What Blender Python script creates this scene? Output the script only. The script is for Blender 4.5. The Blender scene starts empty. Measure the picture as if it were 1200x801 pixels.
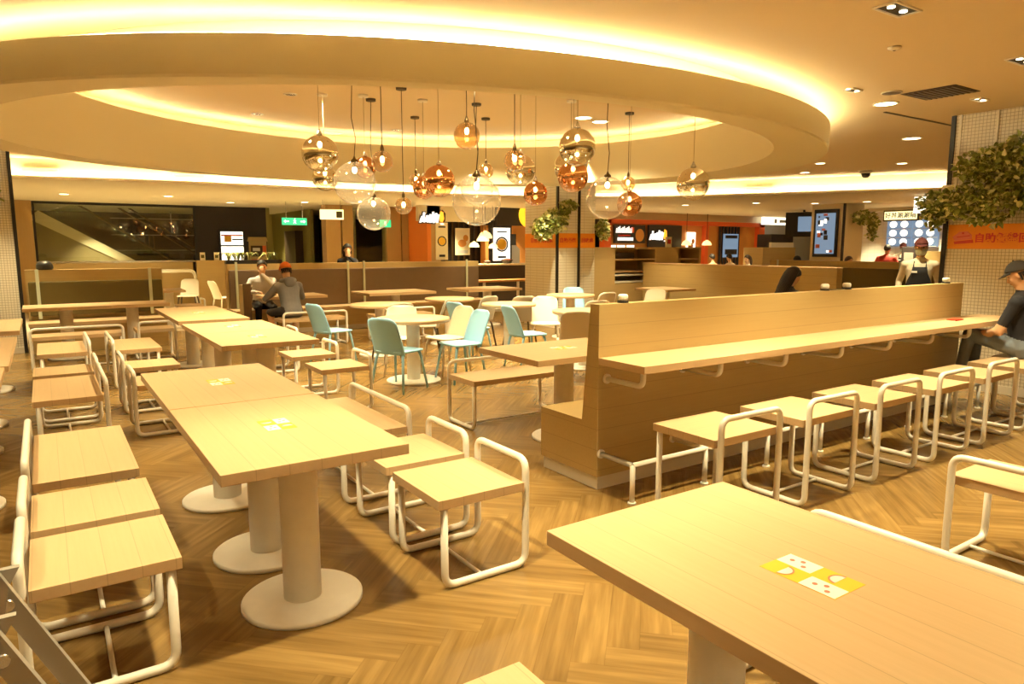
import bpy, bmesh, math, random
from mathutils import Vector, Matrix
R = math.radians
PI = math.pi
C = bpy.context.scene.collection
scn = bpy.context.scene
# ---------------------------------------------------------------- camera, exposure, world
cam = bpy.data.cameras.new('camera'); cam.sensor_width = 36.0; cam.lens = 36.0*815/1200; cam.clip_start = 0.05
camo = bpy.data.objects.new('camera', cam); C.objects.link(camo)
camo.location = (0, 0, 1.5735); camo.rotation_euler = (R(90-7.8), 0, R(-33.85))
scn.camera = camo
scn.view_settings.view_transform = 'Standard'; scn.view_settings.look = 'None'
scn.view_settings.gamma = 1.0; scn.view_settings.use_curve_mapping = False
EXPOSURE = 0.44
scn.view_settings.exposure = EXPOSURE
WARM = (1.0, 0.845, 0.49)
COVE = (1.0, 0.87, 0.55)
SPOT_W = 260.0
COVE_S = 34.0
FASCIA_S = 80.0
INNER_S = 36.0
scn.cycles.max_bounces = 12; scn.cycles.diffuse_bounces = 6; scn.cycles.transparent_max_bounces = 24
w = bpy.data.worlds.new('world'); scn.world = w; w.use_nodes = True
w.node_tree.nodes['Background'].inputs[0].default_value = (1.0, 0.72, 0.38, 1)
w.node_tree.nodes['Background'].inputs[1].default_value = 0.15

# ---------------------------------------------------------------- materials
def newmat(name):
    m = bpy.data.materials.new(name); m.use_nodes = True
    nt = m.node_tree; b = nt.nodes['Principled BSDF']
    return m, nt, b
def mat(name, col, rough=0.5, metal=0.0, emit=None, es=1.0, spec=0.5, noise=0.0, nscale=8.0):
    m, nt, b = newmat(name)
    b.inputs['Base Color'].default_value = (*col, 1); b.inputs['Roughness'].default_value = rough
    b.inputs['Metallic'].default_value = metal; b.inputs['Specular IOR Level'].default_value = spec
    if emit:
        b.inputs['Emission Color'].default_value = (*emit, 1); b.inputs['Emission Strength'].default_value = es
    if noise:
        tc = nt.nodes.new('ShaderNodeTexCoord'); n = nt.nodes.new('ShaderNodeTexNoise'); n.inputs['Scale'].default_value = nscale
        nt.links.new(tc.outputs['Object'], n.inputs['Vector'])
        mx = nt.nodes.new('ShaderNodeMix'); mx.data_type = 'RGBA'
        mx.inputs[6].default_value = (*[c*(1-noise) for c in col], 1); mx.inputs[7].default_value = (*[min(1, c*(1+noise)) for c in col], 1)
        nt.links.new(n.outputs['Fac'], mx.inputs[0]); nt.links.new(mx.outputs[2], b.inputs['Base Color'])
    return m
class N:
    """tiny node-math helper"""
    def __init__(s, nt): s.nt = nt
    def math(s, op, a, b=0.0, c=None):
        n = s.nt.nodes.new('ShaderNodeMath'); n.operation = op
        for i, v in enumerate((a, b) if c is None else (a, b, c)):
            if isinstance(v, (int, float)): n.inputs[i].default_value = v
            else: s.nt.links.new(v, n.inputs[i])
        return n.outputs[0]
    def comb(s, x, y, z):
        n = s.nt.nodes.new('ShaderNodeCombineXYZ')
        for i, v in enumerate((x, y, z)):
            if isinstance(v, (int, float)): n.inputs[i].default_value = v
            else: s.nt.links.new(v, n.inputs[i])
        return n.outputs[0]
    def noise(s, vec, scale, detail=3.0, rough=0.6):
        n = s.nt.nodes.new('ShaderNodeTexNoise'); n.inputs['Scale'].default_value = scale; n.inputs['Detail'].default_value = detail
        n.inputs['Roughness'].default_value = rough; s.nt.links.new(vec, n.inputs['Vector']); return n.outputs['Fac']
    def white(s, vec):
        n = s.nt.nodes.new('ShaderNodeTexWhiteNoise'); s.nt.links.new(vec, n.inputs['Vector']); return n.outputs['Value']
    def mix(s, f, a, b):
        n = s.nt.nodes.new('ShaderNodeMix'); n.data_type = 'RGBA'
        if isinstance(f, (int, float)): n.inputs[0].default_value = f
        else: s.nt.links.new(f, n.inputs[0])
        for i, v in ((6, a), (7, b)):
            if isinstance(v, tuple): n.inputs[i].default_value = (*v, 1)
            else: s.nt.links.new(v, n.inputs[i])
        return n.outputs[2]
    def xyz(s):
        tc = s.nt.nodes.new('ShaderNodeTexCoord'); sp = s.nt.nodes.new('ShaderNodeSeparateXYZ')
        s.nt.links.new(tc.outputs['Object'], sp.inputs[0]); return sp.outputs
def oak(name, grain, line, spacing=0.125, col=(0.60, 0.42, 0.225), rough=0.42, linestr=0.35, off=0.0):
    """pale oak board: grain runs along axis `grain`; board joints repeat along axis `line`"""
    m, nt, b = newmat(name); n = N(nt); o = n.xyz()
    sc = [55.0, 55.0, 55.0]; sc[grain] = 2.2
    v = n.comb(*[n.math('MULTIPLY', o[i], sc[i]) for i in range(3)])
    f = n.noise(v, 1.0, 4.0, 0.65)
    f = n.math('ADD', n.math('MULTIPLY', n.math('SUBTRACT', f, 0.5), 0.55), 0.5)
    dark = tuple(c*q for c, q in zip(col, (0.80, 0.77, 0.70))); lite = tuple(min(1, c*q) for c, q in zip(col, (1.12, 1.14, 1.22)))
    base = n.mix(f, dark, lite)
    if spacing:
        q = n.math('DIVIDE', n.math('ADD', o[line], off), spacing)
        fr = n.math('FRACT', q)
        d = n.math('MINIMUM', fr, n.math('SUBTRACT', 1.0, fr))
        ln = n.math('LESS_THAN', d, 0.0016/spacing)
        tint = n.white(n.comb(n.math('FLOOR', q), 0.0, 0.0))
        base = n.mix(n.math('MULTIPLY', tint, 0.22), base, dark)
        base = n.mix(n.math('MULTIPLY', ln, linestr), base, tuple(c*0.35 for c in col))
    nt.links.new(base, b.inputs['Base Color']); b.inputs['Roughness'].default_value = rough
    return m
def floor_material():
    """oak herringbone laid at 45 degrees: planks WD wide, K times as long"""
    m, nt, b = newmat('herringbone_floor'); n = N(nt); o = n.xyz(); WD, K = 0.13, 5
    r = math.sqrt(0.5)/WD
    p = n.math('MULTIPLY', n.math('SUBTRACT', o[0], o[1]), r); q = n.math('MULTIPLY', n.math('ADD', o[0], o[1]), r)
    i, j = n.math('FLOOR', p), n.math('FLOOR', q); k = n.math('FLOORED_MODULO', n.math('SUBTRACT', i, j), 2.0*K)
    hor = n.math('LESS_THAN', k, K-0.5); ver = n.math('SUBTRACT', 1.0, hor)
    def pick(a, c): return n.math('ADD', n.math('MULTIPLY', hor, a), n.math('MULTIPLY', ver, c))
    i0 = n.math('SUBTRACT', i, k); j0 = n.math('SUBTRACT', j, n.math('SUBTRACT', 2.0*K-1, k))
    al = pick(n.math('SUBTRACT', p, i0), n.math('SUBTRACT', q, j0)); ac = pick(n.math('FRACT', q), n.math('FRACT', p))
    rnd = n.white(n.comb(pick(i0, n.math('ADD', i, 0.37)), pick(j, n.math('ADD', j0, 0.61)), hor))
    z = n.math('MULTIPLY', rnd, 40.0)
    g = n.noise(n.comb(n.math('MULTIPLY', al, 0.22), n.math('MULTIPLY', ac, 3.2), z), 1.0, 3.0, 0.55)
    fine = n.noise(n.comb(n.math('MULTIPLY', al, 0.6), n.math('MULTIPLY', ac, 16.0), z), 1.0, 2.0, 0.5)
    f = n.math('ADD', n.math('ADD', n.math('MULTIPLY', g, 0.80), n.math('MULTIPLY', fine, 0.12)), n.math('MULTIPLY', n.math('SUBTRACT', rnd, 0.5), 0.20))
    cr = nt.nodes.new('ShaderNodeValToRGB'); nt.links.new(f, cr.inputs[0])
    e = cr.color_ramp.elements; e[0].position = 0.12; e[0].color = (0.130, 0.072, 0.020, 1); e[1].position = 0.88; e[1].color = (0.40, 0.255, 0.088, 1)
    k_ = e.new(0.5); k_.color = (0.245, 0.145, 0.043, 1)
    da = n.math('MINIMUM', ac, n.math('SUBTRACT', 1.0, ac)); dl = n.math('MINIMUM', al, n.math('SUBTRACT', float(K), al))
    ln = n.math('LESS_THAN', n.math('MINIMUM', da, dl), 0.014)
    nt.links.new(n.mix(n.math('MULTIPLY', ln, 0.25), cr.outputs[0], (0.09, 0.045, 0.012)), b.inputs['Base Color'])
    b.inputs['Roughness'].default_value = 0.27; b.inputs['Specular IOR Level'].default_value = 0.4
    return m
def tile_material(name, size, col, grout, rough=0.35, gw=0.09, ratio=1.0):
    m, nt, b = newmat(name); n = N(nt); o = n.xyz()
    u = n.math('FRACT', n.math('DIVIDE', n.math('ADD', o[0], o[1]), size*ratio)); v = n.math('FRACT', n.math('DIVIDE', o[2], size)) if not name.startswith('pale_floor') else n.math('FRACT', n.math('DIVIDE', o[1], size))
    f = n.math('MAXIMUM', n.math('LESS_THAN', u, gw/ratio), n.math('LESS_THAN', v, gw))
    nt.links.new(n.mix(f, col, grout), b.inputs['Base Color']); b.inputs['Roughness'].default_value = rough
    return m
def glass_material(name, tint=(1, 1, 1), refl=0.9, mirror=None, half=0.15, haze=0.0):
    """thin blown glass: clear with a Fresnel sheen; `mirror` = metallised colour of the upper part, fading out below the middle"""
    m = bpy.data.materials.new(name); m.use_nodes = True; nt = m.node_tree; nt.nodes.clear(); n = N(nt)
    out = nt.nodes.new('ShaderNodeOutputMaterial'); t = nt.nodes.new('ShaderNodeBsdfTransparent'); t.inputs[0].default_value = (*tint, 1)
    g = nt.nodes.new('ShaderNodeBsdfGlossy'); g.inputs['Roughness'].default_value = 0.02; g.inputs['Color'].default_value = (refl, refl, refl, 1)
    lw = nt.nodes.new('ShaderNodeLayerWeight'); lw.inputs['Blend'].default_value = 0.5
    f = n.math('ADD', n.math('MULTIPLY', n.math('POWER', lw.outputs['Facing'], 2.6), 0.9), 0.06)
    mx = nt.nodes.new('ShaderNodeMixShader'); nt.links.new(f, mx.inputs[0]); nt.links.new(t.outputs[0], mx.inputs[1]); nt.links.new(g.outputs[0], mx.inputs[2])
    last = mx.outputs[0]
    if haze:
        df = nt.nodes.new('ShaderNodeBsdfTranslucent'); df.inputs[0].default_value = (*tint, 1); mh = nt.nodes.new('ShaderNodeMixShader'); mh.inputs[0].default_value = haze
        nt.links.new(last, mh.inputs[1]); nt.links.new(df.outputs[0], mh.inputs[2]); last = mh.outputs[0]
    if mirror:
        g2 = nt.nodes.new('ShaderNodeBsdfGlossy'); g2.inputs['Roughness'].default_value = 0.03; g2.inputs['Color'].default_value = (*mirror, 1)
        z = n.xyz()[2]; mr = nt.nodes.new('ShaderNodeMapRange'); mr.interpolation_type = 'SMOOTHSTEP'
        nt.links.new(z, mr.inputs['Value']); mr.inputs['From Min'].default_value = -half*2.2; mr.inputs['From Max'].default_value = -half*0.3
        mr.inputs['To Min'].default_value = 0.25; mr.inputs['To Max'].default_value = 0.88
        m2 = nt.nodes.new('ShaderNodeMixShader'); nt.links.new(mr.outputs[0], m2.inputs[0]); nt.links.new(last, m2.inputs[1]); nt.links.new(g2.outputs[0], m2.inputs[2]); last = m2.outputs[0]
    nt.links.new(last, out.inputs[0]); return m
M = {}
M['floor'] = floor_material()
M['pale_floor'] = tile_material('pale_floor_tile', 0.6, (0.66, 0.56, 0.38), (0.42, 0.35, 0.24), rough=0.3, gw=0.012)
M['ceiling'] = mat('ceiling_paint', (0.66, 0.53, 0.33), 0.9)
M['ring'] = mat('ring_paint', (0.66, 0.59, 0.39), 0.85)
M['cream'] = mat('cream_paint', (0.76, 0.66, 0.46), 0.8)
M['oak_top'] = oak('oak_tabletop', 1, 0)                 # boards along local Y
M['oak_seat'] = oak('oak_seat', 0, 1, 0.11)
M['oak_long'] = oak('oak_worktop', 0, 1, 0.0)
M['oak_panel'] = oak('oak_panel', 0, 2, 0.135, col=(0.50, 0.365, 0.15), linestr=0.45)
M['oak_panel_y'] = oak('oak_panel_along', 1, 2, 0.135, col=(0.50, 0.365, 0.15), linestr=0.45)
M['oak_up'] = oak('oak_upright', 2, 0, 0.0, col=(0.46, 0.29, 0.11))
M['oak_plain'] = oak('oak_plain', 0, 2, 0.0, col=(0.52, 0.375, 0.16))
M['tube'] = mat('white_tube', (0.80, 0.76, 0.66), 0.32)
M['truss'] = mat('escalator_truss', (0.30, 0.23, 0.11), 0.5)
M['base'] = mat('white_base', (0.86, 0.82, 0.72), 0.38, noise=0.06, nscale=14)
M['plinth'] = mat('white_plinth', (0.72, 0.67, 0.55), 0.5)
M['blue'] = mat('blue_chair', (0.30, 0.57, 0.76), 0.4)
M['white_ch'] = mat('cream_chair', (0.80, 0.72, 0.56), 0.42)
M['grey_ch'] = mat('taupe_chair', (0.40, 0.35, 0.26), 0.45)
M['pale_ch'] = mat('pale_grey_chair', (0.62, 0.55, 0.42), 0.45)
M['taupe'] = mat('taupe_leather', (0.155, 0.10, 0.058), 0.5, noise=0.08)
M['olive'] = mat('olive_leather', (0.105, 0.078, 0.016), 0.5, noise=0.08)
M['strap'] = mat('pale_strap', (0.55, 0.60, 0.45), 0.5)
M['black'] = mat('black_metal', (0.012, 0.010, 0.008), 0.4)
M['dark'] = mat('dark_panel', (0.020, 0.013, 0.009), 0.55)
M['darkbrown'] = mat('dark_brown', (0.05, 0.028, 0.012), 0.5)
M['grey_metal'] = mat('grey_metal', (0.36, 0.33, 0.28), 0.4)
M['steel'] = mat('steel', (0.6, 0.58, 0.55), 0.25, metal=1.0)
M['brass'] = mat('dark_brass', (0.12, 0.075, 0.03), 0.35, metal=0.8)
M['cord'] = mat('black_cord', (0.05, 0.035, 0.02), 0.6)
M['cord_clear'] = mat('clear_cord', (0.36, 0.28, 0.15), 0.5)
M['mosaic'] = tile_material('mosaic_tile', 0.036, (0.72, 0.67, 0.54), (0.36, 0.31, 0.21), gw=0.14)
M['white_tile'] = tile_material('subway_tile', 0.10, (0.80, 0.76, 0.66), (0.6, 0.53, 0.4), gw=0.05, ratio=2.0)
M['strip_tile'] = tile_material('strip_tile', 0.055, (0.72, 0.68, 0.56), (0.52, 0.46, 0.34), gw=0.14, ratio=4.0)
M['orange_ban'] = mat('orange_banner', (0.85, 0.30, 0.02), 0.5)
M['orange'] = mat('orange_wall', (0.72, 0.20, 0.03), 0.55)
M['redorange'] = mat('red_orange_frame', (0.75, 0.13, 0.03), 0.5)
M['tan'] = mat('tan_wall', (0.60, 0.26, 0.06), 0.6)
M['redtext'] = mat('red_lettering', (0.62, 0.05, 0.03), 0.5)
M['greywall'] = mat('blue_grey_wall', (0.50, 0.49, 0.50), 0.7)
M['charcoal'] = mat('charcoal_panel', (0.035, 0.028, 0.025), 0.5)
M['corridor'] = mat('corridor_wall', (0.28, 0.24, 0.07), 0.7)
M['teal'] = mat('teal_door', (0.10, 0.17, 0.15), 0.6)
M['leaf'] = mat('ivy_leaf', (0.25, 0.29, 0.06), 0.45, noise=0.5, nscale=9)
M['leaf2'] = mat('pale_ivy_leaf', (0.68, 0.65, 0.30), 0.45, noise=0.3, nscale=9)
M['led'] = mat('cove_led', (1, 1, 1), 0.5, emit=COVE, es=COVE_S)
M['led_in'] = mat('inner_cove_led', (1, 1, 1), 0.5, emit=COVE, es=INNER_S)
M['led_f'] = mat('far_cove_led', (1, 1, 1), 0.5, emit=(1.0, 0.84, 0.52), es=FASCIA_S)
M['lamp'] = mat('lamp_lens', (1, 1, 1), 0.5, emit=(1.0, 0.82, 0.5), es=9.0)
M['bulb'] = mat('filament_bulb', (1, 1, 1), 0.5, emit=(1.0, 0.74, 0.36), es=45.0)
M['shade_lit'] = mat('lit_lamp_shade', (1, 0.9, 0.6), 0.5, emit=(1.0, 0.72, 0.28), es=1.3)
M['sign_white'] = mat('lit_white_letter', (1, 1, 1), 0.5, emit=(1.0, 0.97, 0.92), es=0.9)
M['sign_orange'] = mat('lit_orange_emblem', (1, 0.5, 0.05), 0.5, emit=(1.0, 0.40, 0.03), es=1.0)
M['sign_yellow'] = mat('lit_yellow_emblem', (1, 0.6, 0.05), 0.5, emit=(1.0, 0.52, 0.02), es=1.0)
M['sign_cream'] = mat('lit_cream_panel', (1, 0.95, 0.6), 0.5, emit=(1.0, 0.88, 0.45), es=1.1)
M['sign_green'] = mat('lit_green_panel', (0.05, 0.7, 0.3), 0.5, emit=(0.03, 0.62, 0.26), es=0.9)
M['lightbox'] = mat('lit_white_panel', (1, 1, 1), 0.5, emit=(1.0, 0.96, 0.80), es=1.2)
M['screen'] = mat('lit_blue_screen', (0.04, 0.06, 0.09), 0.4, emit=(0.25, 0.36, 0.50), es=0.55)
M['poster'] = mat('poster_paper', (0.80, 0.72, 0.52), 0.6)
M['paper'] = mat('white_paper', (0.85, 0.82, 0.74), 0.6)
M['yellow'] = mat('yellow_print', (0.85, 0.50, 0.04), 0.55)
M['pink'] = mat('pink_print', (0.75, 0.20, 0.13), 0.55)
M['redplastic'] = mat('red_plastic', (0.65, 0.06, 0.02), 0.4)
M['win'] = glass_material('window_glass', (0.86, 0.90, 0.84))
M['glass_clear'] = glass_material('clear_globe_glass', (0.95, 0.94, 0.91), haze=0.09)
M['glass_amber'] = glass_material('amber_globe_glass', (0.76, 0.58, 0.35), haze=0.05)
M['glass_silver'] = glass_material('silvered_globe_glass', (0.95, 0.93, 0.88), mirror=(0.86, 0.80, 0.66), half=0.06)
M['glass_copper'] = glass_material('coppered_globe_glass', (0.92, 0.66, 0.42), mirror=(0.80, 0.42, 0.20), half=0.06)
# ---------------------------------------------------------------- mesh helpers
class MB:
    def __init__(s): s.v = []; s.f = []; s.m = []; s.cur = 0; s.smooth = []
    def add(s, vs, fs, sm=False):
        o = len(s.v); s.v += [tuple(p) for p in vs]; s.f += [tuple(i+o for i in f) for f in fs]
        s.m += [s.cur]*len(fs); s.smooth += [sm]*len(fs); return s
    def box(s, x0, x1, y0, y1, z0, z1):
        v = [(x, y, z) for z in (z0, z1) for y in (y0, y1) for x in (x0, x1)]
        return s.add(v, [(0, 2, 3, 1), (4, 5, 7, 6), (0, 1, 5, 4), (2, 6, 7, 3), (0, 4, 6, 2), (1, 3, 7, 5)])
    def bbox(s, x0, x1, y0, y1, z0, z1, b=0.006):
        """box with chamfered edges"""
        bm = bmesh.new(); bmesh.ops.create_cube(bm, size=1.0)
        for p in bm.verts: p.co = Vector(((x0+x1)/2+p.co.x*(x1-x0), (y0+y1)/2+p.co.y*(y1-y0), (z0+z1)/2+p.co.z*(z1-z0)))
        bmesh.ops.bevel(bm, geom=list(bm.edges), offset=b, segments=2, profile=0.7, affect='EDGES')
        bm.verts.index_update(); s.add([p.co.copy() for p in bm.verts], [[q.index for q in f.verts] for f in bm.faces]); bm.free(); return s
    def tube(s, pts, r, seg=10, closed=False, caps=True, r2=None):
        pts = [Vector(p) for p in pts]; n = len(pts); rings = []
        t0 = (pts[1]-pts[0]).normalized(); up = Vector((0, 0, 1)) if abs(t0.z) < 0.9 else Vector((1, 0, 0))
        nrm = t0.cross(up).normalized()
        for i, p in enumerate(pts):
            if closed: t = (pts[(i+1) % n]-pts[i-1]).normalized()
            elif i == 0: t = t0
            elif i == n-1: t = (pts[-1]-pts[-2]).normalized()
            else: t = ((pts[i+1]-p).normalized()+(p-pts[i-1]).normalized()).normalized()
            nrm = (nrm-t*nrm.dot(t)).normalized(); bi = t.cross(nrm)
            rr = r if r2 is None else r+(r2-r)*i/(n-1)
            rings.append([p+(nrm*math.cos(2*PI*k/seg)+bi*math.sin(2*PI*k/seg))*rr for k in range(seg)])
        v = [q for g in rings for q in g]; f = []
        for i in range(n if closed else n-1):
            a, b = i*seg, ((i+1) % n)*seg
            for k in range(seg): f.append((a+k, a+(k+1) % seg, b+(k+1) % seg, b+k))
        s.add(v, f, True)
        if caps and not closed:
            s.add(rings[0], [tuple(range(seg))[::-1]]); s.add(rings[-1], [tuple(range(seg))])
        return s
    def lathe(s, prof, cx=0, cy=0, seg=32, sm=True, cap=True, a0=0.0, a1=2*PI):
        full = abs(a1-a0-2*PI) < 1e-6; nn = seg if full else seg+1
        v = [(cx+r*math.cos(a0+(a1-a0)*k/seg), cy+r*math.sin(a0+(a1-a0)*k/seg), z) for r, z in prof for k in range(nn)]
        f = []
        for i in range(len(prof)-1):
            for k in range(seg):
                k2 = (k+1) % nn; f.append((i*nn+k, i*nn+k2, (i+1)*nn+k2, (i+1)*nn+k))
        s.add(v, f, sm)
        if cap and full:
            n = len(prof)
            if prof[0][0] > 1e-5: s.add(v[:nn], [tuple(range(nn))[::-1]])
            if prof[-1][0] > 1e-5: s.add(v[(n-1)*nn:], [tuple(range(nn))])
        return s
    def prism(s, poly, a, b, axis=0):
        """extrude a 2-D outline between a and b along an axis (0: outline is y,z; 1: x,z; 2: x,y)"""
        def P(q, t): return (t, q[0], q[1]) if axis == 0 else (q[0], t, q[1]) if axis == 1 else (q[0], q[1], t)
        n = len(poly); v = [P(q, a) for q in poly]+[P(q, b) for q in poly]
        f = [tuple(range(n))[::-1], tuple(range(n, 2*n))]+[(i, (i+1) % n, n+(i+1) % n, n+i) for i in range(n)]
        return s.add(v, f)
    def sphere(s, c, rx, ry=None, rz=None, seg=16, rings=10, rot=None):
        ry = rx if ry is None else ry; rz = rx if rz is None else rz; c = Vector(c); v = []; f = []
        for i in range(rings+1):
            th = PI*i/rings
            for k in range(seg):
                p = Vector((rx*math.sin(th)*math.cos(2*PI*k/seg), ry*math.sin(th)*math.sin(2*PI*k/seg), -rz*math.cos(th)))
                v.append(c+(rot @ p if rot else p))
        for i in range(rings):
            for k in range(seg):
                q = [i*seg+k, i*seg+(k+1) % seg, (i+1)*seg+(k+1) % seg, (i+1)*seg+k]; f.append(tuple(q))
        return s.add(v, f, True)
    def mesh(s, name, weld=True):
        me = bpy.data.meshes.new(name); me.from_pydata(s.v, [], s.f)
        for p, mi, sm in zip(me.polygons, s.m, s.smooth): p.material_index = mi; p.use_smooth = sm
        bm = bmesh.new(); bm.from_mesh(me)
        if weld: bmesh.ops.remove_doubles(bm, verts=bm.verts, dist=1e-5)
        bmesh.ops.recalc_face_normals(bm, faces=bm.faces); bm.to_mesh(me); bm.free(); return me
    def build(s, name, mats, parent=None, label=None, loc=None, weld=True):
        me = s.mesh(name, weld); return link(name, me, mats, parent, label, loc)
def link(name, me, mats, parent=None, label=None, loc=None):
    for m in (mats if isinstance(mats, (list, tuple)) else [mats]): me.materials.append(M[m] if isinstance(m, str) else m)
    o = bpy.data.objects.new(name, me); C.objects.link(o)
    if parent is not None: o.parent = parent
    if label: o['label'] = label
    if loc is not None: o.location = loc
    return o
def rounded(pts, rad, n=6):
    """polyline with filleted corners"""
    pts = [Vector(p) for p in pts]; out = [pts[0]]
    for a, b, c in zip(pts, pts[1:], pts[2:]):
        u, v = (a-b).normalized(), (c-b).normalized(); d = min(rad, (a-b).length*0.49, (c-b).length*0.49)
        for k in range(n+1):
            t = k/n; out.append((b+u*d)*(1-t)**2+b*2*t*(1-t)+(b+v*d)*t*t)
    out.append(pts[-1]); return out
def tag(o, label, cat, group=None):
    o['label'] = label; o['category'] = cat
    if group: o['group'] = group
    return o
def thing(name, label, cat, loc=(0, 0, 0), rz=0.0, group=None):
    o = bpy.data.objects.new(name, None); C.objects.link(o); o.location = loc; o.rotation_euler = (0, 0, rz); o.empty_display_size = 0.1
    return tag(o, label, cat, group)
def dup(root, loc, rz, label, group=None):
    r = root.copy(); C.objects.link(r); r.location = loc; r.rotation_euler = (0, 0, rz); r['label'] = label
    if group: r['group'] = group
    for ch in list(root.children):
        c = ch.copy(); C.objects.link(c); c.parent = r
        for g in ch.children:
            d = g.copy(); C.objects.link(d); d.parent = c
    return r
def struct(name, mb, mats, weld=True):
    o = mb.build(name, mats, weld=weld); o['kind'] = 'structure'; return o
def text_mesh(body, size, depth, font_bold=0.0):
    cu = bpy.data.curves.new('lettering', 'FONT'); cu.body = body; cu.size = size; cu.extrude = depth; cu.align_x = 'CENTER'; cu.align_y = 'CENTER'; cu.offset = font_bold
    o = bpy.data.objects.new('lettering_tmp', cu); C.objects.link(o)
    dg = bpy.context.evaluated_depsgraph_get(); dg.update()
    me = bpy.data.meshes.new_from_object(o.evaluated_get(dg)); bpy.data.objects.remove(o); bpy.data.curves.remove(cu); return me
def lettering(body, size, loc, face, parent, m, name='lettering', depth=0.004, bold=0.0, sx=1.0):
    """upright writing; face: '-y' read from smaller y, '-x' read from smaller x"""
    me = text_mesh(body, size, depth, bold)
    rot = Matrix.Rotation(R(90), 4, 'X')
    if face == '-x': rot = Matrix.Rotation(R(-90), 4, 'Z') @ rot
    me.transform(Matrix.Translation(loc) @ rot @ Matrix.Diagonal((sx, 1, 1, 1)))
    me.name = name; return link(name, me, m, parent)
def ring_pts(cx, cy, r, z, n=96): return [(cx+r*math.cos(2*PI*k/n), cy+r*math.sin(2*PI*k/n), z) for k in range(n)]
def spot(loc, watt, name='downlight_and_fill_spot', size=1.45, blend=0.75, rad=0.05, col=WARM, parent=None):
    l = bpy.data.lights.new(name, 'SPOT'); l.energy = watt; l.color = col; l.spot_size = size; l.spot_blend = blend; l.shadow_soft_size = rad
    o = bpy.data.objects.new(name, l); C.objects.link(o); o.location = loc
    if parent is not None: o.parent = parent
    return o
# ---------------------------------------------------------------- the setting
ZC, ZL = 3.0, 2.66                      # main ceiling, lower ceiling beyond the lit step
struct('floor', MB().add([(-9, -6, 0), (30, -6, 0), (30, 27, 0), (-9, 27, 0)], [(0, 1, 2, 3)]), 'floor')
struct('floor_tiles', MB().box(-9, 30, 14.3, 27, 0.0, 0.004), 'pale_floor')
curve = [(-9, 13.9), (-3, 14.2), (-0.24, 14.1), (1.5, 13.75), (3.4, 13.66), (6.0, 13.7), (8.0, 13.5), (9.6, 13.05), (11.0, 12.25), (12.1, 11.2), (13.04, 9.6), (13.87, 8.15), (14.77, 6.7), (15.6, 4.6), (16.2, 2.0), (16.5, -6)]
# the ring: its two outlines are ovals that are not concentric (centre, half axes, tilt)
OB = (3.89, 7.41, 4.82, 3.67, -8.1); IB = (3.72, 7.40, 4.12, 3.46, -8.1); IT = (3.90, 7.40, 3.95, 3.50, 0.0); ZD = 3.38
def loop(cx, cy, a, b, tilt, z, n=128):
    c, s = math.cos(R(tilt)), math.sin(R(tilt))
    return [(cx+a*math.cos(2*PI*k/n)*c-b*math.sin(2*PI*k/n)*s, cy+a*math.cos(2*PI*k/n)*s+b*math.sin(2*PI*k/n)*c, z) for k in range(n)]
def inner(t, z): return loop(*[IB[q]+(IT[q]-IB[q])*t for q in range(5)], z)
def grow(e, d, z): return loop(e[0], e[1], e[2]+d, e[3]+d, e[4], z)
def spline(p, k=5):
    out = []
    for i in range(len(p)-1):
        a, b, c, d = p[max(i-1, 0)], p[i], p[i+1], p[min(i+2, len(p)-1)]
        for j in range(k):
            t = j/k
            out.append(tuple(0.5*(2*b[q]+(c[q]-a[q])*t+(2*a[q]-5*b[q]+4*c[q]-d[q])*t*t+(3*b[q]-a[q]-3*c[q]+d[q])*t**3) for q in (0, 1)))
    out.append(p[-1]); return out
crv = spline(curve)
def filled(loops, z):
    bm = bmesh.new(); es = []
    for lp in loops:
        vs = [bm.verts.new((p[0], p[1], z)) for p in lp]
        es += [bm.edges.new((vs[i], vs[(i+1) % len(vs)])) for i in range(len(vs))]
    bmesh.ops.triangle_fill(bm, edges=es, use_beauty=True)
    if len(loops) > 1:
        hl = loops[1]
        inside = lambda c: all((q[0]-p[0])*(c.y-p[1])-(q[1]-p[1])*(c.x-p[0]) > -1e-4 for p, q in zip(hl, hl[1:]+hl[:1]))
        bmesh.ops.delete(bm, geom=[f for f in bm.faces if inside(f.calc_center_median())], context='FACES_ONLY')
    bm.verts.index_update()
    mb = MB().add([v.co.copy() for v in bm.verts], [[q.index for q in f.verts] for f in bm.faces]); bm.free(); return mb
hole = [(p[0], p[1]) for p in inner(0.656, ZC)]
struct('ceiling', filled([[(-9, -6)]+crv, hole], ZC), 'ceiling')
struct('ceiling_lower', filled([crv+[(30, -6), (30, 27), (-9, 27)]], ZL), 'cream')
def wall_strip(pts, z0, z1, off=0.0, closed=False):
    mb = MB(); n = len(pts); v = [(p[0], p[1], z) for z in (z0, z1) for p in pts]
    return mb.add(v, [(i, (i+1) % n, n+(i+1) % n, n+i) for i in range(n if closed else n-1)], True)
struct('ceiling_step', wall_strip(crv, ZL, ZC), 'cream')
def offset(pts, d):
    out = []
    for i, p in enumerate(pts):
        a, b = pts[max(i-1, 0)], pts[min(i+1, len(pts)-1)]; t = Vector((b[0]-a[0], b[1]-a[1])).normalized(); out.append((p[0]+t.y*d, p[1]-t.x*d))
    return out
o1 = offset(crv, 0.16); o2 = offset(crv, 0.13)
lip = MB(); n = len(crv)
v = [(p[0], p[1], z) for pts, z in ((crv, ZL), (o1, ZL), (o1, ZL+0.055), (o2, ZL+0.055), (o2, ZL+0.02), (crv, ZL+0.02)) for p in pts]
lip.add(v, [(r*n+i, r*n+i+1, (r+1)*n+i+1, (r+1)*n+i) for r in range(5) for i in range(n-1)], True)
struct('trim_1', lip, 'cream')
o3 = offset(crv, 0.085)
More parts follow.
